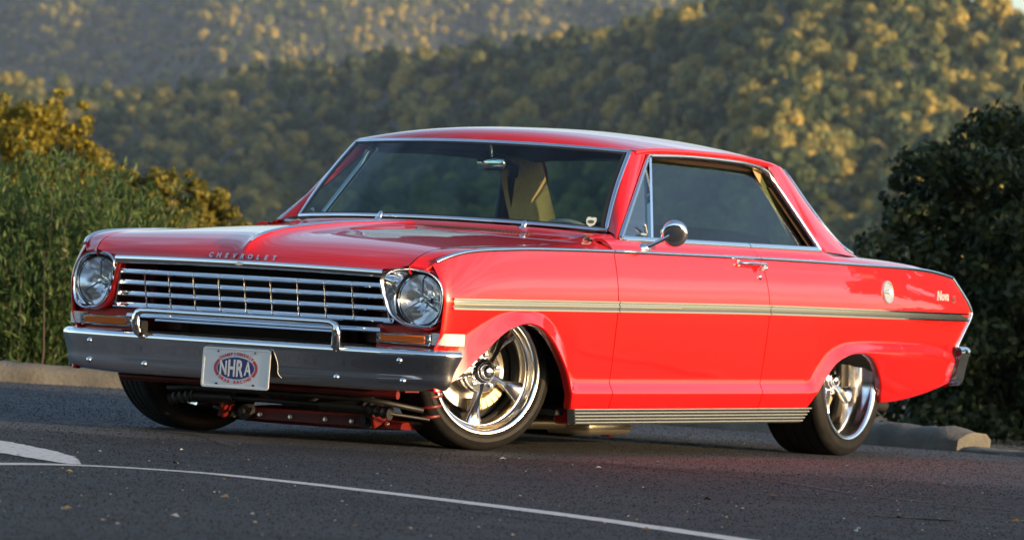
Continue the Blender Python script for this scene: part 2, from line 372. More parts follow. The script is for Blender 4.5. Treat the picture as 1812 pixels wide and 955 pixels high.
def hood_pt(x, v):
    """x as if on the centre line, v in -1..1 across"""
    xa = HOOD_R + (x - HOOD_R)*(.753 - .052*abs(v)**2 - HOOD_R)/(.753 - HOOD_R)
    y = v*(SY(xa) - .0025); pw = 2.3 + 5.5*sstep((x - .69)/.055)
    return np.array((xa, y, SZ(xa) + (ZC(x) - SZ(xa))*(1 - abs(v)**pw) + ridge(x, y)))
vs = sorted(set([round(s*a, 5) for s in (-1, 1) for a in [0, .004, .009, .0095, .012, .016, .022, .03, .04, .055, .075, .1, .14, .19, .25, .32, .4, .48, .56, .64, .72, .79, .85, .9, .94, .97, .99, 1.0]]))
xh = [.753, .7522, .7513, .7503, .749, .747, .744, .74, .735, .728, .72, .71, .698, .684, .668, .65, .63, .605] + list(np.linspace(.58, HOOD_R, 60))
G = [[hood_pt(x, v) for v in vs] for x in xh]
G = [[p + np.array((-.02, 0, -.004)) for p in G[0]]] + G + [[p + np.array((0, 0, -.02)) for p in G[-1]]]
hood = MB().grid(G, flip=True).build('hood', M['paint'], car, smooth=50)
# chrome strip along the hood ridge
path = [hood_pt(x, 0) + np.array((0, 0, .001)) for x in np.linspace(.705, -.40, 40)]
wd = [.0085*min(1, .25 + i/4) for i in range(40)]
G = [[p + np.array((0, a*wd[i], b)) for a, b in ((-1, 0), (-.85, .0035), (0, .0055), (.85, .0035), (1, 0))] for i, p in enumerate(path)]
MB().grid(G, flip=True).build('ridge_strip', M['chrome'], hood, smooth=60)
# lettering along the hood's front edge
TXT = 'CHEVROLET'
lm = MB()
for i, ch in enumerate(TXT):
    y = -.142 + .284 * i / (len(TXT) - 1); c = hood_pt(.7485, 0); x = XF(y) + .0035
    g = text_mb(ch, .026, .0018, bold=.0008, shear=.15); placed(g, frame((x, y, .6985), (0, 1.25, 0), (-.40, 0, .91))); g.build('letter', M['chrome'], hood, smooth=30)

WB = lambda y: np.array((-.628 - .122*(abs(y)/.73)**2.2, y, .886 - .018*(abs(y)/.73)**2))     # windshield base curve
WT = lambda y: np.array((-.950 - .098*(abs(y)/.65)**2.2, y, 1.208 - .016*(abs(y)/.65)**2))    # header curve
def cowl():
    G = []
    for k in range(10):
        t = k/9; row = []
        for j in range(61):
            v = -1 + j/30; xr = HOOD_R - .006; a = hood_pt(xr, 0); ys = SY(xr) + .0; y = v*ys
            za = SZ(xr) + (ZC(xr) - SZ(xr)) * (1 - abs(v)**2.3); A = np.array((xr, y, za - .002)); yb_ = v*.765; Bp = WB(yb_) + np.array((.018, 0, -.012))
            if abs(v) > .93: Bp[2] -= .03*((abs(v) - .93)/.07)
            p = A*(1-t) + Bp*t; p[2] -= .012*math.sin(math.pi*t)*(1-abs(v)**4); row.append(p)
        G.append(row)
    return MB().grid(G, flip=True)
cow = cowl().build('cowl', M['paint'], car, smooth=60)
lv = MB()
for i in range(58):                                                 # cowl louvre slits
    y = -.50 + i * .0172
    if abs(y + .235) < .02: continue
    v = y/.76; t = .62; xr = HOOD_R - .006; za = SZ(xr) + (ZC(xr) - SZ(xr)) * (1 - abs(v)**2.3); A = np.array((xr, y, za - .002)); Bp = WB(v*.765) + np.array((.018, 0, -.012))
    p = A*(1-t) + Bp*t; p[2] -= .012*math.sin(math.pi*t); d = Bp - A; d /= np.linalg.norm(d)
    lv.box(p + np.array((0, 0, .0005)), (.050, .0062, .004), Matrix(((d[0], 0, -d[2]), (0, 1, 0), (d[2], 0, d[0]))) @ Matrix.Rotation(.35, 3, 'Z'))
o = lv.build('cowl_louvres', M['dark'], cow, smooth=30); o['kind'] = 'stuff'
for (x, y, z) in ((-.585, -.235, .872), (-.64, .405, .862)):       # wiper pivots
    m = MB().lathe([(.0, .036), (.006, .034), (.010, .027), (.012, .015), (.010, .006), (.016, .001), (.017, -.012)], 14, 'z'); placed(m, Matrix.Translation((x, y, z)) @ Matrix.Rotation(math.radians(-32), 4, 'Y'))
    m.build('wiper_pivot', M['chrome'], car, smooth=60)

# --- glasshouse
def ws_pt(s, v, inset=0.0):
    yb_, yt = .729*v, .651*v; a = WB(yb_); b = WT(yt); p = a*(1-s) + b*s; p[0] += .020*math.sin(math.pi*s); return p
G = [[ws_pt(s, v) for v in np.linspace(-.985, .985, 41)] for s in np.linspace(.02, .985, 14)]
MB().grid(G, flip=True).build('windshield', M['screen'], car, smooth=180)
prof = [(-.008, -.006), (-.008, .002), (-.005, .0055), (.004, .0055), (.008, .003), (.008, -.006)]
def nrm_ws(s, v):
    e = 1e-3; a = ws_pt(min(s+e, 1), v) - ws_pt(max(s-e, 0), v); b = ws_pt(s, v+e) - ws_pt(s, v-e); n = np.cross(b, a); n /= np.linalg.norm(n); return n
wsf = MB()
loop = [(0.004, v) for v in np.linspace(-.99, .99, 40)] + [(s, .992) for s in np.linspace(.0, .995, 20)][1:]
loop += [(.994, v) for v in np.linspace(.99, -.99, 40)] + [(s, -.992) for s in np.linspace(.995, 0, 20)][1:]
ns = [nrm_ws(s, v) for s, v in loop]
wsf.sweep([ws_pt(s, v) for s, v in loop] , prof, ns, caps=False).build('windshield_trim', M['chrome'], car, smooth=50)
gk = MB(); loop2 = [(min(max(s, .02), .975), v*.978) for s, v in loop]
gk.sweep([ws_pt(s, v) - .001*n for (s, v), n in zip(loop2, ns)], [(-.010, 0), (-.010, .002), (.010, .002), (.010, 0)], ns, caps=False).build('windshield_seal', M['rubber'], car, smooth=50)

RAIL = crv3([(-1.062, .661, 1.196), (-1.12, .668, 1.205), (-1.25, .672, 1.213), (-1.5, .674, 1.217), (-1.8, .668, 1.216), (-2.05, .660, 1.209), (-2.25, .648, 1.195), (-2.38, .632, 1.180), (-2.455, .606, 1.170)])
CEN = crv3([(-.952, 0, 1.214), (-.968, 0, 1.231), (-1.01, 0, 1.250), (-1.10, 0, 1.266), (-1.3, 0, 1.279), (-1.6, 0, 1.286), (-1.95, 0, 1.280), (-2.2, 0, 1.262), (-2.38, 0, 1.235), (-2.50, 0, 1.203)])
US = [0, .004, .01, .018, .028, .04, .055, .075, .1] + list(np.linspace(.13, .87, 30)) + [.9, .925, .945, .962, .976, .988, 1.0]
def roof_pt(u, v, dz=0):
    a = RAIL(u); c = CEN(u); q = abs(v); x = c[0] + (a[0]-c[0])*q**2.0; z = a[2] + (c[2]-a[2])*(1 - q**2.2); return np.array((x, a[1]*v, z + dz))
vr = sorted(set([round(s*a, 4) for s in (-1, 1) for a in list(np.linspace(0, .8, 17)) + [.85, .9, .94, .97, .99, 1.0]]))
G = []
for u in US:
    row = [roof_pt(u, v) for v in vr]; a = row[-1]; b = row[0]
    ex = [np.array((0, .005, -.005)), np.array((0, .006, -.013)), np.array((0, .000, -.022)), np.array((0, -.02, -.026))]
    row = [b + e*np.array((1, -1, 1)) for e in ex[::-1]] + row + [a + e for e in ex]; G.append(row)
G = [[p + np.array((-.012, 0, -.006)) for p in G[0]]] + G
roof = MB().grid(G, flip=True).build('roof', M['paint'], car, smooth=60)
G = [[roof_pt(u, v*.97, -.028) for v in vr] for u in US[3:-3]]
MB().grid(G).build('headliner', M['headliner'], car, smooth=180)
# side window opening (left side), A front-bottom .. E rear-bottom
WIN = [(-.722, .800, .843), (-1.178, .651, 1.183), (-1.55, .655, 1.192), (-1.95, .648, 1.187), (-2.16, .640, 1.174), (-2.245, .638, 1.158), (-2.462, .797, .838)]
SILL = lambda x: np.array((x, .798 + .004*math.sin((x+.7)/1.76*-math.pi), .842 - .003*(x+.72)/-1.74))
def apillar():
    G = []
    for s in np.linspace(0, 1, 16):
        a = ws_pt(s, 1.004); e0 = np.array((-.700, .800, .838)); e1 = np.array((-1.165, .655, 1.192)); e = e0*(1-s) + e1*s
        n = np.array((.5, .85, .15)); row = [a - .012*n]
        for t in np.linspace(0, 1, 9): row.append(a*(1-t) + e*t + n*.012*math.sin(math.pi*t))
        row.append(e + np.array((-.004, -.02, 0))); G.append(row)
    return MB().grid(G, flip=True)
pair(apillar(), 'windshield_pillar', M['paint'], smooth=60)
pb = MB(); G = []
for t in np.linspace(0, 1, 8):
    a = np.array((-.60, .70, .852))*(1-t) + np.array((-.760, .735, .858))*t; b = np.array((-.572, .775, .818))*(1-t) + np.array((-.72, .803, .836))*t
    G.append([a*(1-s) + b*s + np.array((0, 0, .006*math.sin(math.pi*s))) for s in np.linspace(0, 1, 7)])
pb.grid(G, flip=True).grid([[(-.43, .66, .826), (-.43, .74, .804), (-.43, .81, .782)], [(-.60, .68, .836), (-.60, .76, .814), (-.60, .81, .800)], [(-.80, .70, .846), (-.80, .77, .832), (-.80, .805, .820)]], flip=True)
pair(pb, 'pillar_base', M['paint'], smooth=60)
def shoulder(x0, x1):
    G = []
    for x in np.linspace(x0, x1, max(6, int(abs(x1-x0)/.03))):
        b = belt_pt(x); s = SILL(x) + np.array((0, 0, -.004)); row = []
        for i in range(9):
            t = i/8; p = b*(1-t) + s*t; p += np.array((0, .55, .8))*.006*math.sin(math.pi*t); row.append(p)
        row.append(s + np.array((0, -.03, -.002))); G.append(row)
    r0 = [p + np.array((0, -.01, -.012)) for p in G[0]]; r1 = [p + np.array((0, -.01, -.012)) for p in G[-1]]
    return MB().grid([r0] + G + [r1], flip=True)
for d, m in zip(doors, (shoulder(gapF(0) - .0025, -1.806), shoulder(gapF(0) - .0025, -1.806).mirrored())): m.build('door_shoulder', M['paint'], d, smooth=60)
# rear shoulder: from the belt to the sill, the sail panel foot and the deck edge
DECK = crv([(-1.80, .797), (-2.462, .797), (-2.60, .770), (-2.80, .748), (-3.0, .738), (-3.4, .735), (-3.75, .735)])
DECKZ = crv([(-1.80, .838), (-2.462, .834), (-2.60, .826), (-2.80, .818), (-3.0, .813), (-3.3, .803), (-3.55, .786), (-3.70, .765)])
def rear_shoulder():
    G = []
    for x in np.linspace(-1.811, -3.69, 70):
        b = belt_pt(x if x > -3.2 else x); s = np.array((b[0], DECK(x), DECKZ(x))); row = []
        for i in range(9):
            t = i/8; p = b*(1-t) + s*t; p += np.array((0, .55, .8))*.006*math.sin(math.pi*t)*min(1, (x+3.75)/.3); row.append(p)
        row.append(s + np.array((0, -.02, -.002))); G.append(row)
    return MB().grid(G, flip=True)
for q, m in zip(quarters, (rear_shoulder(), rear_shoulder().mirrored())): m.build('quarter_shoulder', M['paint'], q, smooth=60)
# sail panels (rear pillars), rear window, deck lid, tail
CF_ = crv3([(-2.235, .652, 1.178), (-2.32, .700, 1.06), (-2.40, .756, .93), (-2.466, .800, .832)])
CB_ = crv3([(-2.462, .600, 1.172), (-2.50, .606, 1.150), (-2.63, .655, 1.02), (-2.77, .702, .90), (-2.86, .724, .845), (-2.96, .740, .812)])
def sail():
    G = []
    for s in np.linspace(0, 1, 20):
        a, b = CF_(s), CB_(s); row = [a + np.array((.0, -.03, 0))]
        for t in np.linspace(0, 1, 10): row.append(a*(1-t) + b*t + np.array((-.2, .85, .3))*.020*math.sin(math.pi*t)*(1-s*.6))
        row.append(b + np.array((.01, -.03, 0))); G.append(row)
    return MB().grid(G)
pair(sail(), 'rear_pillar', M['paint'], smooth=60)
RW = lambda s, v: (lambda e: np.array((e[0] - .05*(1-v*v) , e[1]*v*.985, e[2] + .02*(1-v*v)*(1-s))))(CB_(s*.93))
MB().grid([[RW(s, v) for v in np.linspace(-1, 1, 21)] for s in np.linspace(.02, 1, 12)]).build('rear_window', M['glass'], car, smooth=180)
lp = [(s, 1) for s in np.linspace(.02, 1, 14)] + [(1, v) for v in np.linspace(1, -1, 20)][1:] + [(s, -1) for s in np.linspace(1, .02, 14)][1:] + [(.02, v) for v in np.linspace(-1, 1, 20)][1:]
MB().tube([RW(s, v) + np.array((-.004, 0, .004)) for s, v in lp], .010, 6, caps=False).build('rear_window_trim', M['chrome'], car, smooth=60)
G = []
for x in np.linspace(-2.93, -3.76, 24):
    row = []
    for v in np.linspace(-1, 1, 31):
        xx = x if x > -3.2 else warp_x(x, ZB(x)); row.append((xx - .03*(1-v*v)*((x+2.93)/-.83), DECK(x)*v, DECKZ(x) + .022*(1-v*v)*(1 if x > -3.6 else max(0, (x+3.76)/.16))))
    G.append(row)
MB().grid(G, flip=True).build('trunk_lid', M['paint'], car, smooth=60)
G = []
for z in np.linspace(.75, .26, 26):
    row = []
    for v in np.linspace(-1, 1, 21): row.append((XR(z) + .012 - .02*(1-v*v), (W_(-3.75) + side_dy(-3.75, min(z, ZB(-3.7))) - .004)*v, z))
    G.append(row)
MB().grid(G, flip=True).build('tail_panel', M['paint'], car, smooth=60)
# --- bright trim on the body side
def strip(pts, nrm, half, proud, name, mt, parent, n2=None):
    pr = [(-half, -.004), (-half, proud*.5), (-half*.6, proud), (half*.6, proud), (half, proud*.5), (half, -.004)]
    return MB().sweep(pts, pr, nrm).build(name, mt, parent, smooth=50)
def strip_pair(pts, nrm, half, proud, name, mt, parents):
    pr = [(-half, -.004), (-half, proud*.5), (-half*.6, proud), (half*.6, proud), (half, proud*.5), (half, -.004)]
    m = MB().sweep(pts, pr, nrm)
    m.build(name, mt, parents[0], smooth=50); m.mirrored().build(name, mt, parents[1], smooth=50)
NB = (0, .50, .86)
strip_pair([belt_pt(x) for x in np.linspace(.652, gapF(0)+.004, 60)], NB, .0075, .006, 'belt_strip', M['chrome'], fenders)
strip_pair([belt_pt(x) for x in np.linspace(gapF(0)-.004, -1.809, 40)], NB, .0075, .006, 'belt_strip', M['chrome'], doors)
strip_pair([belt_pt(x) for x in np.linspace(-1.816, -3.797, 60)], NB, .0075, .006, 'belt_strip', M['chrome'], quarters)
strip_pair([side_pt(-3.80, z) for z in np.linspace(ZB(-3.80) - .002, .425, 40)], (-.45, .9, 0), .008, .006, 'tail_edge_strip', M['chrome'], quarters)
def moulding(x0, x1, parents, mid):
    xs = np.linspace(x0, x1, max(8, int(abs(x0-x1)/.03)))
    zt_ = crv([(.7, .583), (-.573, .591), (-1.865, .596), (-2.8, .592), (-3.86, .586)]); zb_ = crv([(.7, .547), (-.577, .555), (-1.87, .562), (-3.86, .556)])
    P = lambda z_, o: [np.array((x if x > -3.2 else x, W_(x) + o, z_(x))) for x in xs]
    m = MB(); G = [[np.array((x, W_(x) - .014, zt_(x))), np.array((x, W_(x) + .004, zt_(x))), np.array((x, W_(x) + .005, (zt_(x)+zb_(x))/2)), np.array((x, W_(x) + .004, zb_(x))), np.array((x, W_(x) - .014, zb_(x)))] for x in xs]
    m.grid(G, flip=True); m.disc(G[0]); m.disc(G[-1], flip=True)
    a = m.build('side_moulding', M['trimfill'], parents[0], smooth=35); b = m.mirrored().build('side_moulding', M['trimfill'], parents[1], smooth=35)
    rails = [zt_, zb_]
    for r in rails:
        strip_pair(P(r, .0), (0, 1, 0), .0048, .0085, 'moulding_edge', M['chrome'], (a.parent, b.parent))
    if mid: strip_pair([np.array((x, W_(x), (zt_(x)+zb_(x))/2)) for x in xs if x > mid], (0, 1, 0), .005, .0085, 'moulding_rib', M['chrome'], (a.parent, b.parent))
moulding(.632, gapF(0)+.003, fenders, -9)
moulding(gapF(0)-.003, gapR(ZT)+.003, doors, -1.10)
moulding(gapR(ZT)-.003, -3.878, quarters, None)
# ribbed rocker moulding
G = []; NR = 5
zr = []
for k in range(NR):
    z1 = .1745 - .0128*k
    zr += [(z1, .004), (z1 - .002, .0075), (z1 - .0055, .0078), (z1 - .0075, .004), (z1 - .0085, .0005), (z1 - .0120, .0005)]
for i, x in enumerate(np.linspace(0, 1, 60)):
    row = []
    for z, o in zr:
        xe = -2.340 + (.1745 - z)/.064*.085; x0 = -.318 - (.1745 - z)/.064*.02; xx = x0 + (xe - x0)*x
        row.append((xx, .858 - (.1745 - z)*.06 + o, z))
    row.append((row[-1][0], row[-1][1] - .03, row[-1][2])); row.insert(0, (row[0][0], row[0][1] - .03, row[0][2])); G.append(row)
m = MB().grid(G, flip=True); m.disc(G[0]); m.disc(G[-1], flip=True)
for i, fq in enumerate(m.f):
    j = i % (len(G[0]) - 1)
    if i < 59*(len(G[0])-1) and j >= 1 and (j - 1) % 6 in (4, 5): m.mi[i] = 1
pair(m, 'rocker_moulding', [M['satin'], M['black']], smooth=30)
pair(MB().box((-1.33, .79, .140), (1.94, .09, .060), bevel=.01), 'rocker_sill', M['paint'], smooth=40)

# --- side window chrome, glass, vent window
def win_path(pts, n=14):
    out = []
    for a, b in zip(pts[:-1], pts[1:]): out += [np.array(a)*(1-t) + np.array(b)*t for t in np.linspace(0, 1, n)[:-1]]
    return out + [np.array(pts[-1])]
NW = (0, .92, .40)
WINo = [np.array(p) + np.array((0, .008, 0)) for p in WIN]
pr_w = [(-.010, -.012), (-.010, .002), (-.006, .006), (.006, .006), (.010, .002), (.010, -.012)]
fr_top = crv3([tuple(p) for p in WINo[1:5]])
wpath = win_path([WINo[0], WINo[1]], 12)[:-1] + [fr_top(t) for t in np.linspace(0, 1, 24)] + [WINo[5]] + win_path([WINo[5], WINo[6]], 14)[1:]
m = MB().sweep(wpath, pr_w, NW)
pair(m, 'window_surround', M['chrome'], smooth=50)
m = MB().sweep([SILL(x) + np.array((0, .004, -.002)) for x in np.linspace(-.715, -1.803, 24)], [(-.012, -.01), (-.012, .004), (-.008, .008), (.009, .008), (.012, .004), (.012, -.01)], (0, .80, .60))
for d, mm in zip(doors, (m, m.mirrored())): mm.build('window_sill_strip', M['chrome'], d, smooth=50)
m = MB().sweep([SILL(x) + np.array((0, .004, -.002)) for x in np.linspace(-1.809, -2.458, 16)], [(-.012, -.01), (-.012, .004), (-.008, .008), (.009, .008), (.012, .004), (.012, -.01)], (0, .80, .60))
for d, mm in zip(quarters, (m, m.mirrored())): mm.build('window_sill_strip', M['chrome'], d, smooth=50)
# inner frame: a deep dark-brown channel behind the chrome on the top and rear edges
M['channel'] = mat('window_channel', (.05, .028, .015), .35, .4)
inner = [p + np.array((0, -.012, 0)) for p in wpath[11:]]
cen = np.array((-1.6, .70, 1.0))
m = MB(); G = []
for p in inner:
    d = cen - p; d[1] = 0; d /= np.linalg.norm(d)
    if p[2] > 1.1: d = np.array((0, .05, -1.0))
    else: d = np.array((.93, 0, .15))
    G.append([p, p + d*.014 + np.array((0, -.004, 0)), p + d*.016 + np.array((0, -.022, 0)), p + d*.034 + np.array((0, -.028, 0)), p + d*.036 + np.array((0, -.05, 0)), p + d*.02 + np.array((0, -.07, 0))])
m.grid(G); pair(m, 'window_channel', M['channel'], smooth=40)
def pane(poly, inset): return [np.array(p) + np.array((0, -inset, 0)) for p in poly]
VB, VT = np.array((-.985, .799, .845)), np.array((-1.196, .655, 1.176))
gl = MB(); P = pane([VB, VT, WIN[2], WIN[3], WIN[4], WIN[5], WIN[6]], .030); gl.disc(P)
pair(gl, 'side_window', M['glass'], smooth=180)
gl = MB(); P = pane([WIN[0], WIN[1], VT, VB], .012); gl.disc(P)
pair(gl, 'vent_window', M['vent'], smooth=180)
m = MB().sweep(win_path([VB + np.array((0, 0, -.005)), VT]), [(-.008, -.012), (-.008, .004), (.008, .004), (.008, -.012)], NW)
pair(m, 'vent_divider', M['chrome'], smooth=40)
m = MB().box((-.93, .79, .862), (.05, .012, .012), bevel=.004).box((-.955, .785, .885), (.012, .010, .045), Matrix.Rotation(.5, 3, 'Y'), bevel=.003); pair(m, 'vent_latch', M['chrome'], smooth=40)

# --- side mirror on a short arm (driver's door only in view; the far one is hidden)
mir = MB(); c = np.array((-.905, .945, .868)); ax = np.array((-.82, -.54, .15)); ax /= np.linalg.norm(ax)
R1 = frame((0, 0, 0), tuple(np.cross(ax, (0, 0, 1))), (0, 0, 1)); 
prof = [(.0, .007), (.014, .0067), (.030, .0058), (.043, .004), (.050, .0), (.0535, -.008), (.0545, -.018), (.051, -.022), (.049, -.018), (.0, -.016)]
Z = Vector(ax); X = Z.cross(Vector((0, 0, 1))).normalized(); Y = Z.cross(X)
MM = Matrix(((X.x, Y.x, Z.x, c[0]), (X.y, Y.y, Z.y, c[1]), (X.z, Y.z, Z.z, c[2]), (0, 0, 0, 1)))
m = MB().lathe([(r, -h) for r, h in prof], 28, 'z'); placed(m, MM); mo = m.build('side_mirror', M['chrome'], doors[0], smooth=45)
m = MB().tube([(-.865, .846, .812), (-.872, .872, .826), (-.885, .905, .845), (-.895, .930, .860)], [.009, .008, .008, .011], 10); m.build('mirror_arm', M['chrome'], doors[0], smooth=60)
m = MB().lathe([(.0, .016), (.010, .015), (.017, .010), (.022, .003), (.023, -.006)], 20, 'z'); placed(m, Matrix.Translation((-.862, .838, .806)) @ Matrix.Rotation(math.radians(-58), 4, 'X') @ Matrix.Scale(1.9, 4, (1, 0, 0))); m.build('mirror_base', M['chrome'], doors[0], smooth=60)
# door handles and locks
def handle():
    m = MB(); y = W_(-1.7) + side_dy(-1.7, .765)
    m.tube([(-1.612, y - .002, .766), (-1.616, y + .016, .767), (-1.64, y + .026, .768), (-1.70, y + .028, .768), (-1.77, y + .027, .767), (-1.805, y + .024, .766)], [.008, .009, .008, .008, .009, .010], 10, sy=.8)
    m.tube([(-1.775, y - .01, .758), (-1.778, y + .022, .762)], .013, 12); m.tube([(-1.79, y + .024, .748), (-1.806, y + .030, .752)], .009, 10)
    m.tube([(-1.612, y - .004, .766), (-1.612, y + .004, .766)], .014, 12, up=(1, 0, 0)); return m
for d, mm in zip(doors, (handle(), handle().mirrored())): mm.build('door_handle', M['chrome'], d, smooth=60)
lk = MB().lathe([(.0, .007), (.008, .007), (.0125, .004), (.0135, -.004)], 18, 'y', c=(-1.787, W_(-1.78) + side_dy(-1.78, .712), .712))
for d, mm in zip(doors, (lk, lk.mirrored())): mm.build('door_lock', M['chrome'], d, smooth=60)
# round emblem and script on the rear quarter
ey = W_(-2.985) + side_dy(-2.985, .67)
EM = Matrix.Translation((-2.985, ey, .671)) @ Matrix.Rotation(math.radians(8), 4, 'X')
em = MB().lathe([(.0, .004), (.040, .004), (.043, .007), (.048, .007), (.050, .003), (.051, -.006)], 36, 'y'); placed(em, EM)
em.build('round_emblem', mat('emblem_silver', (.72, .70, .66), .3, .8), quarters[0], smooth=40)
eb = MB().box((0, .008, 0), (.085, .006, .009), bevel=.002).box((0, .009, 0), (.03, .008, .016), bevel=.003); placed(eb, EM); eb.build('emblem_bar', M['chrome'], quarters[0], smooth=40)
def quarter_text(body, xc, zc, size, shear, name, mt):
    g = text_mb(body, size, .0025, shear=shear, bold=.0007); y = W_(xc) + side_dy(xc, zc)
    placed(g, frame((xc, y + .0055, zc), (-1, -.062, 0), (0, -.14, 1))); g.build(name, mt, quarters[0], smooth=30)
quarter_text('Nova', -3.565, .662, .062, .35, 'script_badge', mat('badge_silver', (.72, .72, .70), .35, .35))
quarter_text('SS', -3.690, .648, .044, .25, 'letter_badge', mat('badge_dark', (.40, .16, .15), .35, .5))

# --- front end: headlamps, grille, lamps, bumper
def bezel():
    n = 64; G = []
    xo = lambda y: .897 - .29*y
    def ring(scale, off, blend=0.0, r=.0, xflat=None):
        row = []
        for k in range(n):
            a = -math.pi + 2*math.pi*k/n; R = RA(a)*scale*(1-blend) + r*blend; y = LC[1] + R*math.cos(a); z = LC[2] + R*math.sin(a)
            x = (xo(y) + off)*(1-blend) + (xflat if xflat else 0)*blend; row.append((x, y, z))
        return row
    G = [ring(1.0, -.045), ring(1.005, -.012), ring(.995, .004), ring(.97, .011), ring(.935, .008), ring(.90, -.004), ring(.9, -.012, .35, .102, .655), ring(.9, -.012, .7, .102, .653), ring(.9, 0, 1, .101, .649), ring(.9, 0, 1, .099, .641), ring(.9, 0, 1, .094, .633)]
    return MB().grid(G, closed=True)
pair(bezel(), 'headlamp_bezel', M['chrome'], smooth=60)
def bezel_seat():
    G = []
    for sc_, off in ((.99, -.006), (1.05, -.010), (1.10, -.020), (1.13, -.05)):
        G.append([(.897 - .29*(LC[1] + RA(a)*sc_*math.cos(a)) + off, LC[1] + RA(a)*sc_*math.cos(a), LC[2] + RA(a)*sc_*math.sin(a)) for a in np.linspace(-math.pi, math.pi, 65)[:-1] if True])
    return MB().grid(G, closed=True, flip=True)
for f, m in zip(fenders, (bezel_seat(), bezel_seat().mirrored())): m.build('bezel_seat', M['paint'], f, smooth=60)
def lamp_parts(sg):
    c = (LC[0] - .010, LC[1]*sg, LC[2])
    b = MB(); G = []
    n = 40
    for k in range(9):
        t = k/8; r = .012 + .078*t; row = []
        for j in range(n): a = 2*math.pi*j/n; fac = .004*((j//4) % 2)*(1-t)*t*4; row.append((c[0] - .062*(1-t*t) - fac, c[1] + r*math.cos(a), c[2] + r*math.sin(a)))
        G.append(row)
    b.grid(G, closed=True); h = b.build('headlamp', M['reflector'], car, smooth=20)
    MB().lathe([(.0955, .002), (.0985, .003), (.1035, .000), (.104, -.02)], 40, 'x', c=c).build('lamp_gasket', M['rubber'], h, smooth=60)
    MB().lathe([(.0905, .006), (.093, .010), (.0955, .006), (.096, -.01)], 40, 'x', c=c).build('retaining_ring', M['chrome'], h, smooth=60)
    MB().lathe([(.0, .020), (.03, .0185), (.06, .014), (.08, .008), (.091, .001)], 40, 'x', c=c).build('lens', M['clear'], h, smooth=180)
    MB().lathe([(.0, -.006), (.010, -.008), (.012, -.02), (.012, -.055)], 16, 'x', c=c).build('bulb', M['chrome'], h, smooth=50)
    g = MB()
    for k in range(3):
        a = math.pi/2 + k*2*math.pi/3; g.box((c[0] - .012, c[1] + .045*math.cos(a), c[2] + .045*math.sin(a)), (.008, .066, .004), Matrix.Rotation(a, 3, 'X'))
    g.build('lamp_bracket', M['metal'], h, smooth=30)
for sg in (1, -1): lamp_parts(sg)

gr = MB()                                                          # grille surround: dark cavity walls
gr.box((.40, 0, .56), (.01, 1.30, .34))
o = gr.build('radiator_shroud', M['dark'], car, smooth=30)
grille = bpy.data.objects.new('grille', None); COL.objects.link(grille); grille.parent = car
bow = lambda y: .030*(1 - (y/.6)**2)
BARS = [(.619, .705, .592), (.577, .697, .600), (.534, .688, .612), (.4905, .679, .634), (.452, .672, .575)]
for z, x, h in BARS:
    ys = np.linspace(-h, h, 41); pr = [(-.0095, -.028), (-.0095, .003), (-.006, .0055), (-.0045, -.002), (.0045, -.006), (.0055, -.003), (.009, 0), (.009, -.028)]
    MB().sweep([(x + bow(y), y, z) for y in ys], [(b, a) for b, a in pr], (1, 0, 0)).build('grille_bar', M['chrome'], grille, smooth=30)
for k in range(11):
    y = -.586 + .1172*k
    pts = [(BARS[i][1] + bow(y) + .000, y + (.0 if abs(k-5) < 5 else math.copysign(.012*i, y)), BARS[i][0]) for i in range(4)]
    m = MB(); G = []
    for p in pts: G.append([(p[0], p[1]-.0035, p[2]), (p[0]+.002, p[1], p[2]), (p[0], p[1]+.0035, p[2]), (p[0]-.02, p[1]+.0035, p[2]), (p[0]-.02, p[1]-.0035, p[2])])
    m.grid(G, closed=True).build('grille_divider', M['alu'], grille, smooth=30)
ys = np.linspace(-.603, .603, 61)
pr = [(-.017, -.03), (-.0185, -.004), (-.014, .004), (-.006, .0085), (.004, .0095), (.012, .006), (.0165, -.002), (.0165, -.03)]
MB().sweep([(XF(y) - .006, y, .6715 - .006*(y/.6)**2) for y in ys], pr, (1, 0, 0)).build('grille_header', M['chrome'], grille, smooth=35)
tp = MB().box((.7585, -.012, .671), (.006, .034, .010), bevel=.002).box((.760, -.012, .671), (.006, .014, .015), bevel=.002); tp.build('badge', M['alu'], grille, smooth=30)
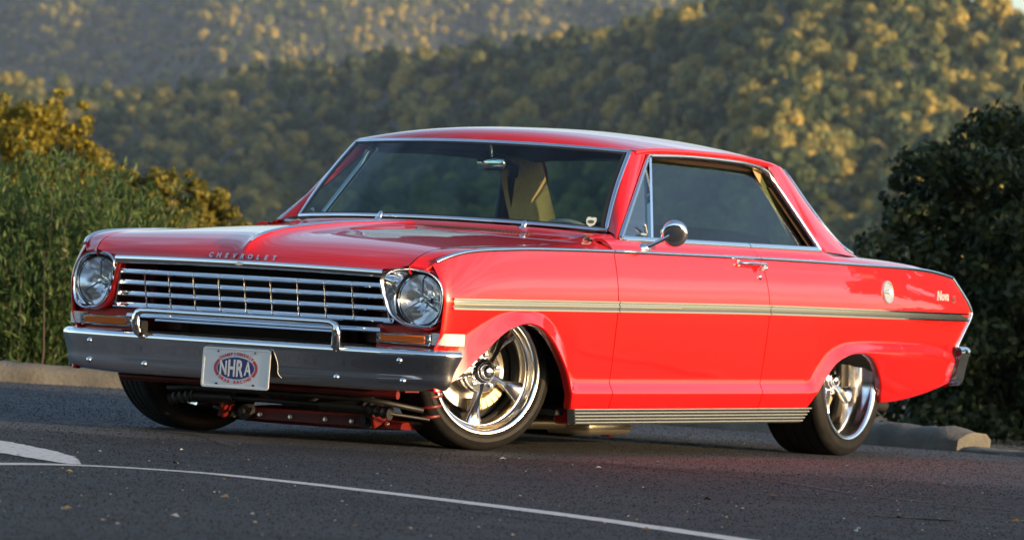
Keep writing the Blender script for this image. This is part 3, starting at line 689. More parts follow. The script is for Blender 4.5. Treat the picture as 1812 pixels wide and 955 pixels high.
# red sheet metal behind the grille and below
m = MB().box((.50, 0, .435), (.02, 1.5, .075)).box((.56, .62, .55), (.02, .20, .30)).box((.56, -.62, .55), (.02, .20, .30)).box((.44, .38, .55), (.02, .30, .26)).box((.44, -.36, .55), (.02, .36, .26))
m.build('front_panel', M['redframe'], car, smooth=30)
for c_, d_ in (((.50, -.13, .53), (.012, .012, .22)), ((.51, -.06, .50), (.03, .022, .04)), ((.51, -.06, .56), (.03, .022, .03)), ((.50, .33, .53), (.012, .010, .22))): MB().box(c_, d_, bevel=.002).build('latch_support', M['satin'], car, smooth=30)
m = MB(); G = [[(.655 + .006*(1-(abs(y)/.83)**2) - (.05*max(0, abs(y)-.74)/.09), y, z) for y in np.linspace(-.83, .83, 41)] for z in (.455, .40, .36, .33)]
for yy in (1, -1):
    mm = MB(); G = [[(x_, y*yy, z) for (x_, y) in [(.638, .54), (.640, .60), (.640, .70), (.638, .78), (.630, .825), (.60, .85)]] for z in (.475, .44, .40, .36, .33)]
    mm.grid(G, flip=(yy < 0)).build('lamp_pocket', M['paint'], car, smooth=60)
    h = MB(); yc = .673*yy
    MBf = MB().box((.652, yc, .4255), (.030, .238, .044), bevel=.004); ho = MBf.build('signal_lamp', M['chrome'], car, smooth=40)
    MB().box((.6675, yc, .4255), (.008, .196, .028), bevel=.003).build('amber_lens', M['amber'], ho, smooth=40)
    for s_ in (-1, 1): MB().lathe([(0, .004), (.004, .003), (.0055, 0)], 10, 'x', c=(.668, yc + s_*.108, .4255)).build('screw', M['metal'], ho, smooth=50)
    cl = MB(); G = []
    pth = crv3([(.660, .797, 0), (.660, .824, 0), (.648, .846, 0), (.61, .866, 0), (.556, .8755, 0)])
    for t in np.linspace(0, 1, 22):
        p = pth(t); row = []
        for k in range(15):
            z = .4075 + .0455*k/14 - .0; o_ = .0025 if k % 2 else 0; e = (z-.43)/.0455*.012*t
            row.append((p[0] + (o_ if t < .5 else 0) - e*0, (p[1] + (o_ if t >= .25 else 0))*yy, z))
        G.append(row)
    G = [[(q[0]-.02, q[1]-.02*yy, q[2]) for q in G[0]]] + G + [[(q[0], q[1]-.02*yy, q[2]) for q in G[-1]]]
    cl.grid(G, flip=(yy > 0)).build('corner_lens', M['lens_white'], ho, smooth=20)

BP = crv3([(.768, 0, 0), (.766, .2, 0), (.756, .435, 0), (.745, .60, 0), (.730, .71, 0), (.710, .79, 0), (.684, .845, 0), (.652, .880, 0), (.618, .894, 0), (.595, .896, 0)])
BPR = [(-.075, .384), (-.05, .3905), (-.03, .3925), (-.017, .391), (-.007, .386), (-.001, .378), (.0, .368), (-.003, .355), (-.009, .335), (-.015, .315), (-.019, .300), (-.021, .288), (-.020, .276), (-.022, .262), (-.027, .248), (-.034, .238), (-.045, .231), (-.062, .228), (-.08, .230)]
def bumper_pt(s, k):
    o, z = BPR[k]; q = max(0, (.375 - z)/.15); a = abs(s)*(1 - .055*q); p = BP(a); p2 = BP(min(a + .004, 1)); p1 = BP(max(a - .004, 0)); t = p2 - p1; t /= np.linalg.norm(t); n = np.array((t[1], -t[0], 0))
    lift = .011*sstep((a - .55)/.45)*q
    p = p + n*o; sg = 1 if s >= 0 else -1; return np.array((p[0], p[1]*sg, z + lift))
G = [[bumper_pt(s, k) for k in range(len(BPR))] for s in np.linspace(-1, 1, 121)]
bumper = MB().grid(G).build('front_bumper', M['chrome'], car, smooth=50)
for y, z in [(.435, .268), (.71, .270), (.70, .345), (-.435, .268), (-.71, .270), (-.70, .345)]:
    s = min(np.linspace(0, 1, 400), key=lambda q: abs(BP(q)[1] - abs(y))); p = BP(s)
    MB().lathe([(0, .010), (.005, .0092), (.009, .006), (.0115, .001), (.012, -.004)], 16, 'x', c=(p[0] + np.interp(z, [.262, .345], [-.020, -.005]) , y, z)).build('bumper_bolt', M['chrome'], bumper, smooth=60)
# bumper guard bar
gpath = [(.752, -.437, .372), (.772, -.447, .392), (.780, -.453, .425), (.782, -.452, .452), (.783, -.444, .466), (.785, -.425, .4725)] + [(.785 + .012*(1-(y/.42)**2), y, .4735) for y in np.linspace(-.39, .39, 21)] + [(.785, .425, .4725), (.783, .444, .466), (.782, .452, .452), (.780, .453, .425), (.772, .447, .392), (.752, .437, .372)]
rr = [.012, .018, .019, .016, .0135, .012] + [.0112]*21 + [.012, .0135, .016, .019, .018, .012]
MB().tube(gpath, rr, 14, up=(1, 0, 0), sy=1.0).build('bumper_guard', M['chrome'], car, smooth=60)
for sg in (-1, 1):
    MB().box((.755, .437*sg, .405), (.05, .02, .06), bevel=.006).build('guard_foot', M['black'], car, smooth=40)
MB().grid([[(.705 + bow(y)*.4, y, .440), (.722 + bow(y)*.4, y, .443), (.725 + bow(y)*.4, y, .436), (.70 + bow(y)*.4, y, .434)] for y in np.linspace(-.40, .40, 21)], closed=True).build('lower_grille_bar', M['satin'], grille, smooth=30)
MB().grid([[(.64, y, .390), (.72 + bow(y)*.5, y, .397), (.735 + bow(y)*.5, y, .390)] for y in np.linspace(-.55, .55, 21)]).build('bumper_filler', M['black'], car, smooth=60)

# number plate with its lettering
PL = bpy.data.objects.new('license_plate', None)
def plate_pt(y, z, o=0): return (.7735 + o - .03*z, y, z)
pc = Matrix.Translation((.7745, .009, .2775)) @ Matrix.Rotation(math.radians(.2), 4, 'X') @ Matrix.Rotation(math.radians(-3), 4, 'Y') @ frame((0, 0, 0), (0, 1, 0), (0, 0, 1))
def rrect(w_, h_, r, n=6):
    out = []
    for cx, cy, a0 in ((w_/2-r, h_/2-r, 0), (-w_/2+r, h_/2-r, 90), (-w_/2+r, -h_/2+r, 180), (w_/2-r, -h_/2+r, 270)):
        out += [(cx + r*math.cos(math.radians(a0 + 90*k/n)), cy + r*math.sin(math.radians(a0 + 90*k/n))) for k in range(n+1)]
    return out
o_, i_, i2 = rrect(.305, .1525, .012), rrect(.289, .1365, .008), rrect(.285, .1325, .007)
m = MB(); m.grid([[(x, y, -.002) for x, y in o_], [(x, y, .0015) for x, y in o_], [(x, y, .0015) for x, y in i_], [(x, y, 0) for x, y in i2]], closed=True, flip=True); m.disc([(x, y, 0) for x, y in i2]); m.disc([(x, y, -.002) for x, y in o_], flip=True)
placed(m, pc); plate = m.build('license_plate', M['white'], car, smooth=30)
def ell(a, b, n=48, z=0, a0=0, a1=360): return [(a*math.cos(math.radians(a0+(a1-a0)*k/n)), b*math.sin(math.radians(a0+(a1-a0)*k/n)), z) for k in range(n+1)]
m = MB(); m.disc(ell(.0825, .0415, 64, .0012)[:-1]); placed(m, pc); m.build('plate_oval', M['plate_blue'], plate, smooth=180)
m = MB()
for a0, a1 in ((146, 214), (-34, 34)):
    m = MB().grid([ell(.0865, .0455, 20, .0010, a0, a1), ell(.0985, .0575, 20, .0010, a0, a1)]); placed(m, pc); m.build('plate_band', M['plate_red'], plate, smooth=180)
m = MB().grid([i for i in ([(x*1.0, y*1.0, .0006) for x, y in rrect(.2895, .137, .008)], [(x, y, .0006) for x, y in rrect(.2865, .134, .007)])], closed=True); placed(m, pc); m.build('plate_border', M['black'], plate, smooth=180)
g = MB()
for i, ch in enumerate('NHRA'):
    t = text_mb(ch, .086, .0004, bold=.0022); xs_ = [v[0] for v in t.v]; w0 = max(xs_) - min(xs_); hgt = .064 if i in (1, 2) else .053
    ysz = max(v[1] for v in t.v) - min(v[1] for v in t.v); ym = (max(v[1] for v in t.v) + min(v[1] for v in t.v))/2; xm = (max(xs_)+min(xs_))/2
    t.v = [((x - xm)*.031/w0 + (-.0555, -.018, .0195, .0545)[i], (y - ym)*hgt/ysz, z + .0026) for x, y, z in t.v]; g.add(t.v, t.f)
placed(g, pc); g.build('plate_letters', M['white'], plate, smooth=30)
def arc_text(body, a_mid, span, up, size):
    m = MB(); n = len(body)
    for i, ch in enumerate(body):
        if ch == ' ': continue
        f = (i/(n-1) - .5)*span; th = math.radians(a_mid - f if up else a_mid + f); t = text_mb(ch, size, .0003, bold=.0006)
        ex, ey = (.0935, .0535) if up else (.0935, .0530); px, py = ex*math.cos(th), ey*math.sin(th); tx, ty = -ex*math.sin(th), ey*math.cos(th)
        if up: tx, ty = -tx, -ty
        rot = math.atan2(ty, tx); m.add(placed(t, Matrix.Translation((px, py, .0022)) @ Matrix.Rotation(rot, 4, 'Z')).v, t.f)
    return m
m = arc_text('CHAMPIONSHIP', 90, 100, True, .0165); placed(m, pc); m.build('plate_top_words', M['plate_red'], plate, smooth=30)
m = arc_text('DRAG RACING', 270, 92, False, .0165); placed(m, pc); m.build('plate_bottom_words', M['plate_red'], plate, smooth=30)
for x, y, r, mt in ((-.083, .061, .0042, 'metal'), (.083, .061, .0042, 'metal')):
    m = MB().lathe([(0, .004), (r*.7, .0035), (r, 0)], 10, 'z', c=(x, y, .0012)); placed(m, pc); m.build('plate_screw', M[mt], plate, smooth=40)
for x in (-.083, .083):
    m = MB().box((x, -.061, .0006), (.011, .006, .001)); placed(m, pc); m.build('plate_slot', M['dark'], plate, smooth=30)
# rear bumper: wraps round the tail
RB = crv3([(-3.985, 0, 0), (-3.975, .3, 0), (-3.96, .55, 0), (-3.938, .72, 0), (-3.905, .82, 0), (-3.85, .866, 0), (-3.78, .878, 0), (-3.735, .878, 0)])
RPR = [(-.04, .438), (-.015, .441), (.0, .436), (.008, .424), (.008, .408), (.0, .39), (-.006, .36), (-.012, .33), (-.016, .30), (-.022, .28), (-.035, .268), (-.06, .265)]
def rb_pt(s, k):
    o, z = RPR[k]; a = abs(s); p = RB(a); t = RB(min(a+.004, 1)) - RB(max(a-.004, 0)); t /= np.linalg.norm(t); n = np.array((-t[1], t[0], 0)); p = p + n*o; return np.array((p[0], p[1]*(1 if s >= 0 else -1), z))
MB().grid([[rb_pt(s, k) for k in range(len(RPR))] for s in np.linspace(-1, 1, 81)], flip=True).build('rear_bumper', M['chrome'], car, smooth=50)
# --- wheels: local axis y points outwards, y = 0 is the plane of the rim's outer lip
def make_wheel(loc, rotz, R, Rr, wd, dish, hub, spin, label):
    q = MB(); prof = [(Rr - .006, -.012), (Rr + .003, -.002), (Rr + .006, .004), (Rr + .002, .0085), (Rr - .005, .008), (Rr - .012, .002), (Rr - .017, -.010), (Rr - .021, -.03), (Rr - .027, -.036), (Rr - .030, -dish*.7), (Rr - .036, -dish), (Rr - .038, -wd*.55), (Rr - .03, -wd + .02), (Rr - .005, -wd + .005)]
    rim = q.lathe(prof, 72, 'y').build('wheel', M['alu'], car, smooth=45, loc=loc, rot=(0, 0, rotz)); rim['label'] = label
    t = MB(); P = [(Rr + .001, -.004), (Rr + .010, .002), (Rr + .018, .0095), (Rr + .021, .0085), (Rr + .5*(R-Rr), .012), (R - .028, .009), (R - .025, .0068), (R - .016, .003), (R - .008, -.004), (R - .003, -.012), (R, -.022)]
    n = 4; yy = -.030
    for k in range(n):
        gw = .007; seg = (wd - .06)/n
        P += [(R, yy), (R - .007, yy - .0012), (R - .007, yy - gw), (R, yy - gw - .0012)]; yy -= seg
    P += [(R, -wd + .022), (R - .004, -wd + .010), (R - .012, -wd + .002), (R - .03, -wd - .004), (Rr + .02, -wd - .003), (Rr - .004, -wd + .006)]
    t.lathe(P, 96, 'y').build('tyre', M['tyre'], rim, smooth=35)
    hy = -hub                                                       # hub face
    for k in range(5):
        a = spin + k*2*math.pi/5; G = []
        for j in range(15):
            s = j/14; r = .040 + (Rr - .034 - .040)*s
            hw = .017 - .004*math.sin(math.pi*min(s/.6, 1))*1.0 + .024*max(0, (s - .45)/.55)**1.6
            yc_ = hy + (-(dish) + hub + .012)*sstep(s*1.0)**1.0 - .018*math.sin(math.pi*s)*.3; dep = .030
            rg = .012*(1 - s*.55)
            row = []
            for (wx, dy) in ((-1.0, -dep), (-1.0, -.010), (-.82, -.003), (-.45, rg*.35), (0, rg), (.45, rg*.35), (.82, -.003), (1.0, -.010), (1.0, -dep)):
                x_, y_, z_ = wx*hw, yc_ + dy, r
                row.append((x_*math.cos(a) + z_*math.sin(a), y_, -x_*math.sin(a) + z_*math.cos(a)))
            G.append(row)
        MB().grid(G, flip=True).build('spoke', M['alu'], rim, smooth=40)
    h = MB().lathe([(.036, hy + .016), (.044, hy + .012), (.052, hy - .002), (.080, hy - .008), (.084, hy - .014), (.085, hy - .05)], 48, 'y'); h.build('hub', M['alu'], rim, smooth=40)
    c = MB().lathe([(0, hy + .046), (.012, hy + .045), (.022, hy + .041), (.0265, hy + .034), (.028, hy + .022), (.034, hy + .020), (.037, hy + .016), (.038, hy + .0)], 36, 'y'); c.build('hub_cap', M['chrome'], rim, smooth=40)
    for k in range(5):
        a = spin + (k + .5)*2*math.pi/5; x_, z_ = .0635*math.sin(a), .0635*math.cos(a)
        MB().lathe([(.0, hy + .008), (.007, hy + .007), (.0095, hy + .002), (.0095, hy - .008), (.014, hy - .009), (.0165, hy - .006), (.018, hy - .008)], 14, 'y', c=(x_, 0, z_)).build('lug_nut', M['chrome'], rim, smooth=40)
    by = min(-dish - .055, -hub - .075)
    MB().lathe([(.045, by + .012), (.075, by + .012), (.076, by), (.150, by), (.151, by - .02), (.045, by - .02)], 48, 'y').build('brake_disc', M['disc'], rim, smooth=35)
    cp = MB()
    a0 = math.radians(-115)
    for dq in np.linspace(-.5, .5, 6): cp.box((.132*math.cos(a0+dq), by + .004, .132*math.sin(a0+dq)), (.05, .055, .035), Matrix.Rotation(-(a0+dq), 3, 'Y'), bevel=.006)
    cp.build('brake_caliper', M['caliper'], rim, smooth=40)
    bk = MB(); bk.lathe([(.0, by - .03), (Rr - .04, by - .03)], 40, 'y'); bk.build('backing_plate', M['dark'], rim, smooth=40)
    return rim
ST = math.radians(-26)
nv = np.array((math.sin(-ST), math.cos(ST), 0))
Fh = np.array((.022, .680, .304)) - nv*.030
make_wheel(tuple(Fh), ST, .304, .236, .215, .052, .016, .557, 'front wheel turned to show its polished five-spoke face')
make_wheel((-.01, -.775, .304), ST + math.pi, .304, .236, .215, .052, .016, .2, 'far front wheel seen from its tread side')
make_wheel((-2.797, .806, .282), 0, .320, .246, .265, .105, .098, .62, 'deep-dished rear wheel')
make_wheel((-2.797, -.806, .282), math.pi, .320, .246, .265, .105, .098, .5, 'far rear wheel')

# --- wheel housings, floor, inner liner
hs = MB()
for cx, r, zc_, rz in ((.12, .46, .26, .27), (-2.69, .39, .20, .24)):
    for sg in (-1, 1):
        G = []
        for k in range(17):
            a = math.pi*k/16; G.append([(cx + r*math.cos(a), sg*y, zc_ + rz*math.sin(a)) for y in (.815, .70, .50, .36)])
        m = MB().grid(G, flip=(sg > 0)); m.add([(cx - r, sg*.36, .22), (cx + r, sg*.36, .22), (cx + r, sg*.36, .60), (cx - r, sg*.36, .60)], [(0, 1, 2, 3)])
        m.build('wheel_housing', M['dark'], car, smooth=60)
MB().box((-1.30, 0, .155), (2.0, 1.58, .02)).box((-3.45, 0, .26), (.62, 1.50, .02)).box((-1.55, 0, .30), (.02, 1.4, .02)).build('floor_pan', M['dark'], car, smooth=30)
MB().box((-.60, 0, .50), (.03, 1.52, .66)).build('firewall', M['dark'], car, smooth=30)
MB().box((.30, 0, .50), (.5, .8, .30)).build('engine_block', M['dark'], car, smooth=30)
MB().box((-2.50, 0, .55), (.04, 1.44, .50)).box((-2.75, 0, .79), (.5, 1.30, .02)).build('rear_bulkhead', M['interior'], car, smooth=30)
for sg in (-1, 1):
    MB().box((-1.20, .755*sg, .50), (1.20, .03, .66)).box((-2.15, .755*sg, .56), (.66, .03, .55)).build('inner_panel', M['interior'], car, smooth=30)
# --- cabin: dash, wheel, seats, tan rear-pillar trim, mirror, visors
m = MB(); G = [[(-.70, y, .862), (-.78, y, .872), (-.92, y, .868), (-.98, y, .845), (-.985, y, .78), (-.94, y, .66)] for y in np.linspace(-.70, .70, 9)]
m.grid(G).build('dashboard', M['interior'], car, smooth=60)
sw = MB(); C0 = np.array((-1.12, .37, .735)); ax = Vector((-.86, 0, .50)).normalized(); e1 = Vector((0, 1, 0)); e2 = ax.cross(e1)
sw.tube([tuple(Vector(C0) + .19*(math.cos(a)*e1 + math.sin(a)*e2)) for a in np.linspace(0, 2*math.pi, 41)], .011, 8, caps=False)
for a in (0, math.pi, -math.pi/2): sw.tube([tuple(C0), tuple(Vector(C0) + .19*(math.cos(a)*e1 + math.sin(a)*e2))], .009, 6)
sw.tube([tuple(C0), tuple(Vector(C0) - ax*.30)], .025, 8); sw.build('steering_wheel', mat('wheel_rim_grey', (.35, .36, .36), .3), car, smooth=60)
def seat(yc, wy, x, top):
    m = MB(); G = []
    for (sx, sz, hw) in [(x+.46, .30, .9), (x+.47, .40, .97), (x+.40, .44, 1), (x+.1, .42, 1), (x+.02, .45, 1), (x-.08, .62, .98), (x-.14, top-.03, .92), (x-.17, top, .86), (x-.21, top-.02, .88), (x-.20, .55, .95), (x-.12, .30, .95)]:
        G.append([(sx, yc + wy/2*hw*v, sz - .03*abs(v)**4) for v in np.linspace(-1, 1, 13)])
    return m.grid(G)
seat(.36, .56, -1.32, .865).build('front_seat', M['interior'], car, smooth=60); seat(-.36, .56, -1.32, .865).build('front_seat', M['interior'], car, smooth=60)
seat(0, 1.36, -2.20, .908).build('rear_seat', M['interior'], car, smooth=60)
for sg in (-1, 1):
    m = MB(); P = [np.array(p) for p in [(-2.12, .630, 1.19), (-2.44, .582, 1.165), (-2.82, .690, .85), (-2.43, .705, .85)]]
    G = [[(P[0]*(1-s) + P[3]*s)*(1-t) + (P[1]*(1-s) + P[2]*s)*t for t in np.linspace(0, 1, 8)] for s in np.linspace(0, 1, 8)]
    G = [[np.array((p[0], (p[1]-.012)*sg, p[2])) for p in r] for r in G]; m.grid(G).build('pillar_trim', M['tan'], car, smooth=60)
MB().box((-1.06, -.005, 1.122), (.028, .165, .060), Matrix.Rotation(math.radians(-18), 3, 'Z'), bevel=.010).build('rear_view_mirror', M['chrome'], car, smooth=50)
MB().tube([(-1.06, -.005, 1.14), (-1.04, 0, 1.20)], .006, 8).build('mirror_stem', M['chrome'], car, smooth=60)
for sg in (-1, 1): MB().box((-1.12, .33*sg, 1.190), (.14, .42, .014), Matrix.Rotation(math.radians(-8), 3, 'Y'), bevel=.005).build('sun_visor', M['headliner'], car, smooth=40)
p = ws_pt(.085, .905); n_ = nrm_ws(.085, .905); e_ = ws_pt(.085, .93) - p; up_ = ws_pt(.11, .905) - p
st = MB(); SH = [(-.019, .020), (-.010, .024), (0, .021), (.010, .024), (.019, .020), (.021, .004), (.016, -.014), (0, -.026), (-.016, -.014), (-.021, .004)]
st.disc([(x, y, .0) for x, y in SH]); placed(st, frame(tuple(p + n_*.004), tuple(e_), tuple(up_))); so = st.build('windshield_sticker', mat('sticker_pale', (.55, .60, .55), .5), car, smooth=180)
st = MB(); st.disc([(.013*math.cos(a), .009*math.sin(a) - .001, .0012) for a in np.linspace(0, 2*math.pi, 20)[:-1]]); placed(st, frame(tuple(p + n_*.004), tuple(e_), tuple(up_))); st.build('sticker_print', mat('sticker_green', (.05, .09, .05), .5), so, smooth=180)
# --- chassis parts that show under the front bumper and the sills
MB().tube([(.56, -.66, .212), (.575, -.3, .214), (.58, 0, .214), (.575, .3, .214), (.56, .60, .210)], .016, 10).build('valance_tube', M['redframe'], car, smooth=60)
MB().box((.46, 0, .226), (.10, 1.20, .012)).build('lower_valance', M['redframe'], car, smooth=30)
cm = MB(); G = []
for y in np.linspace(-.40, .44, 13):
    q = 1 - (abs(y - .02)/.42)**4*.35
    G.append([(.10, y, .058 + .03*(1-q)), (.25, y, .058 + .03*(1-q)), (.27, y, .072), (.26, y, .058 + .055*q), (.10, y, .058 + .07*q), (.09, y, .09)])
cm.grid(G, closed=True); cm.disc(G[0]); cm.disc(G[-1], flip=True); cm.build('crossmember', M['redframe'], car, smooth=35)
rk = MB().tube([(.40, -.42, .150), (.40, -.24, .152)], .022, 12).tube([(.40, -.24, .152), (.40, .16, .150)], .011, 10).tube([(.40, .16, .150), (.40, .36, .148)], .024, 12)
rk.build('steering_rack', M['black'], car, smooth=50)
for sg, y0 in ((-1, -.42), (1, .36)):
    m = MB(); pts = [(.40, y0 + sg*.014*k, .150 - .002*k) for k in range(9)]; m.tube(pts, [.020 if k % 2 else .027 for k in range(9)], 12); m.build('rack_boot', M['rubber'], car, smooth=30)
    MB().tube([(.40, y0 + sg*.10, .134), (.26, y0 + sg*.20, .115)], .007, 8).build('tie_rod', M['black'], car, smooth=60)
    MB().tube([(.30, sg*.30, .085), (.10, sg*.52, .10)], .014, 8).tube([(.02, sg*.34, .085), (.08, sg*.52, .10)], .014, 8).build('control_arm', M['black'], car, smooth=60)
for y in (-.26, .30):
    MB().lathe([(0, .03), (.012, .03), (.013, .012), (.030, .010), (.032, -.03)], 18, 'x', c=(.285, y, .095)).build('bushing', M['rubber'], car, smooth=40)
for y in (-.34, -.20, -.06, .10, .22, .38):
    MB().lathe([(0, .012), (.006, .012), (.0065, .005), (.010, .004), (.011, 0)], 12, 'x', c=(.268, y, .088)).build('subframe_bolt', M['satin'], car, smooth=40)
for y in (-.33, .36):
    MB().box((.31, y, .125), (.09, .018, .09), Matrix.Rotation(.35, 3, 'Y'), bevel=.005).build('rack_bracket', M['redframe'], car, smooth=40)
    MB().tube([(.20, y*1.45, .20), (.19, y*1.45, .12)], .036, 14).build('shock_absorber', M['black'], car, smooth=50)
    m = MB(); m.tube([(.20 + .045*math.cos(a), y*1.45 + .045*math.sin(a), .12 + .012*a/2) for a in np.linspace(0, 8*math.pi, 80)], .006, 6); m.build('coil_spring', M['redframe'], car, smooth=60)
MB().tube([(.47, -.50, .175), (.49, -.40, .185), (.49, .40, .185), (.47, .50, .175), (.30, .55, .15)], .011, 10).build('sway_bar', M['black'], car, smooth=60)
MB().box((.02, 0, .14), (.36, .30, .12), bevel=.03).build('oil_pan', M['dark'], car, smooth=50)
for pts in ([(.34, -.12, .17), (.36, -.02, .14), (.33, .08, .16), (.30, .12, .22)], [(.38, .20, .19), (.40, .25, .16), (.36, .32, .15), (.30, .34, .20)]):
    f3 = crv3(pts); MB().tube([f3(t) for t in np.linspace(0, 1, 16)], .007, 8).build('brake_hose', M['rubber'], car, smooth=60)
MB().tube([(-.25, .40, .095), (-1.0, .44, .090)], .026, 12).build('exhaust_pipe', M['brass'], car, smooth=60)
MB().box((-1.15, .46, .082), (.36, .22, .070), bevel=.02).build('muffler', M['brass'], car, smooth=50)
MB().tube([(-.20, .56, .10), (-.34, .56, .10)], .05, 14).build('catch_canister', M['black'], car, smooth=50)
MB().box((-1.55, .30, .10), (.30, .05, .05), bevel=.01).box((-1.60, .30, .07), (.08, .06, .08), Matrix.Rotation(.5, 3, 'Y'), bevel=.01).build('trailing_arm', M['redframe'], car, smooth=40)
MB().tube([(-2.797, -.6, .282), (-2.797, .6, .282)], .04, 12).build('rear_axle', M['dark'], car, smooth=60)
MB().tube([(-3.05, .60, .21), (-3.25, .66, .185), (-3.36, .70, .17)], .028, 14, caps=False).build('tailpipe', M['dark'], car, smooth=60)
# ------------------------------------------------------------------ the setting
F2 = np.array((CF[0], CF[1])); F2 /= np.linalg.norm(F2); R2 = np.array((-F2[1]*-1, 0)); R2 = np.array((CR[0], CR[1])); R2 /= np.linalg.norm(R2)
def dl(x, y): d = np.array((x - CAM[0], y - CAM[1])); return d@F2, d@R2      # depth and lateral offset from the camera
def smooth01(a, b, x): return sstep((x - a)/(b - a))
def terrain_z(x, y):
    d, l = dl(x, y)
    z = -.03 - .9*smooth01(27.6, 33, d) - 3.0*smooth01(31, 60, d) - 34*smooth01(60, 420, d) - 40*smooth01(400, 1100, d)
    return z
# asphalt
def asphalt_mat():
    m = bpy.data.materials.new('asphalt'); m.use_nodes = True; t = m.node_tree; N = t.nodes; L = t.links; b = N['Principled BSDF']
    tc = N.new('ShaderNodeTexCoord')
    def noise(sc, det=4, rough=.6):
        n = N.new('ShaderNodeTexNoise'); n.inputs['Scale'].default_value = sc; n.inputs['Detail'].default_value = det; n.inputs['Roughness'].default_value = rough; L.new(tc.outputs['Object'], n.inputs['Vector']); return n
    def ramp(src, stops):
        r = N.new('ShaderNodeValToRGB'); L.new(src, r.inputs[0]); el = r.color_ramp.elements
        while len(el) < len(stops): el.new(.5)
        for e, (p, c) in zip(el, stops): e.position = p; e.color = (c, c, c, 1) if not isinstance(c, tuple) else (*c, 1)
        return r
    def mul(a, b_, fac=1.0):
        x = N.new('ShaderNodeMixRGB'); x.blend_type = 'MULTIPLY'; x.inputs[0].default_value = fac; L.new(a, x.inputs[1]); L.new(b_, x.inputs[2]); return x
    base = ramp(noise(.55, 5).outputs['Fac'], [(.3, (.019, .0195, .021)), (.7, (.040, .040, .042))])
    g = ramp(noise(220, 3, .7).outputs['Fac'], [(.32, .55), (.5, 1.0), (.72, 1.7)])
    g2 = ramp(noise(45, 4, .7).outputs['Fac'], [(.3, .75), (.7, 1.25)])
    wv = ramp(noise(6, 5).outputs['Fac'], [(.35, .85), (.65, 1.12)])
    c = mul(mul(mul(base.outputs[0], g.outputs[0]).outputs[0], g2.outputs[0]).outputs[0], wv.outputs[0])
    # pale mineral specks
    v = N.new('ShaderNodeTexVoronoi'); v.inputs['Scale'].default_value = 38; v.feature = 'F1'; L.new(tc.outputs['Object'], v.inputs['Vector'])
    sp = ramp(v.outputs['Distance'], [(.05, 1.0), (.085, 0.0)]); mk = ramp(noise(19, 2).outputs['Fac'], [(.60, 0.0), (.66, 1.0)])
    mm = mul(sp.outputs[0], mk.outputs[0]); mx = N.new('ShaderNodeMixRGB'); L.new(mm.outputs[0], mx.inputs[0]); L.new(c.outputs[0], mx.inputs[1]); mx.inputs[2].default_value = (.22, .21, .19, 1)
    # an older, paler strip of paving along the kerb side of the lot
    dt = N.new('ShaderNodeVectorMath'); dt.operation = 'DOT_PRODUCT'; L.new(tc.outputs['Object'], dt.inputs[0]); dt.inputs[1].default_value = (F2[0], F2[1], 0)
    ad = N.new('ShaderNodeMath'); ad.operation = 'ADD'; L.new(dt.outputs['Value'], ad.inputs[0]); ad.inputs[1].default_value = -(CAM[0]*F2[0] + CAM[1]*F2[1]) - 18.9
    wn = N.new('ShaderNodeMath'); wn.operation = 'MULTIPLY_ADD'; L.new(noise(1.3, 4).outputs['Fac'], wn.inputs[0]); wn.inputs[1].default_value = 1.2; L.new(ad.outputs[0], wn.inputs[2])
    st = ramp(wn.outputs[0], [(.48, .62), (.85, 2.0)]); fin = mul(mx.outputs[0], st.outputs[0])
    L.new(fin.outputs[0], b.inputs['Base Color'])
    rr = ramp(noise(3, 4).outputs['Fac'], [(.3, .66), (.7, .82)]); L.new(rr.outputs[0], b.inputs['Roughness']); b.inputs['Specular IOR Level'].default_value = .26
    bp = N.new('ShaderNodeBump'); bp.inputs['Strength'].default_value = .55; bp.inputs['Distance'].default_value = .004; L.new(noise(170, 3, .7).outputs['Fac'], bp.inputs['Height']); L.new(bp.outputs[0], b.inputs['Normal'])
    return m
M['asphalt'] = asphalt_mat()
M['line'] = noise_mat('worn_line_paint', (.07, .07, .072), (.50, .50, .49), 42, .7, lo=.30, hi=.44, bump=.3, bscale=160)
M['kerb'] = noise_mat('weathered_concrete', (.075, .071, .060), (.165, .157, .135), 5, .9, lo=.3, hi=.7, bump=.6, bscale=50)
M['soil'] = noise_mat('leaf_litter_soil', (.035, .030, .018), (.075, .062, .035), 3, .95, bump=.5, bscale=30)
M['hillsoil'] = noise_mat('forest_floor', (.020, .024, .014), (.045, .045, .025), .02, .95)
def sheet(name, xs, ys, zf, mt, kind='structure'):
    V = [(x, y, zf(x, y)) for x in xs for y in ys]; m = len(ys); F = [(i*m+j, (i+1)*m+j, (i+1)*m+j+1, i*m+j+1) for i in range(len(xs)-1) for j in range(m-1)]
    me = bpy.data.meshes.new(name); me.from_pydata(V, [], F); me.update(); o = link(name, me, mt, None, 180); o['kind'] = kind; return o
def spread(c, near, far, n):
    t = np.linspace(-1, 1, n); return c + np.sign(t)*(near*np.abs(t) + (far - near)*np.abs(t)**4)
g = sheet('ground', spread(-6, 60, 5200, 131), spread(0, 60, 5200, 131), terrain_z, M['soil']); tag(g, 'open ground falling away from the parking lot towards the wooded valley')
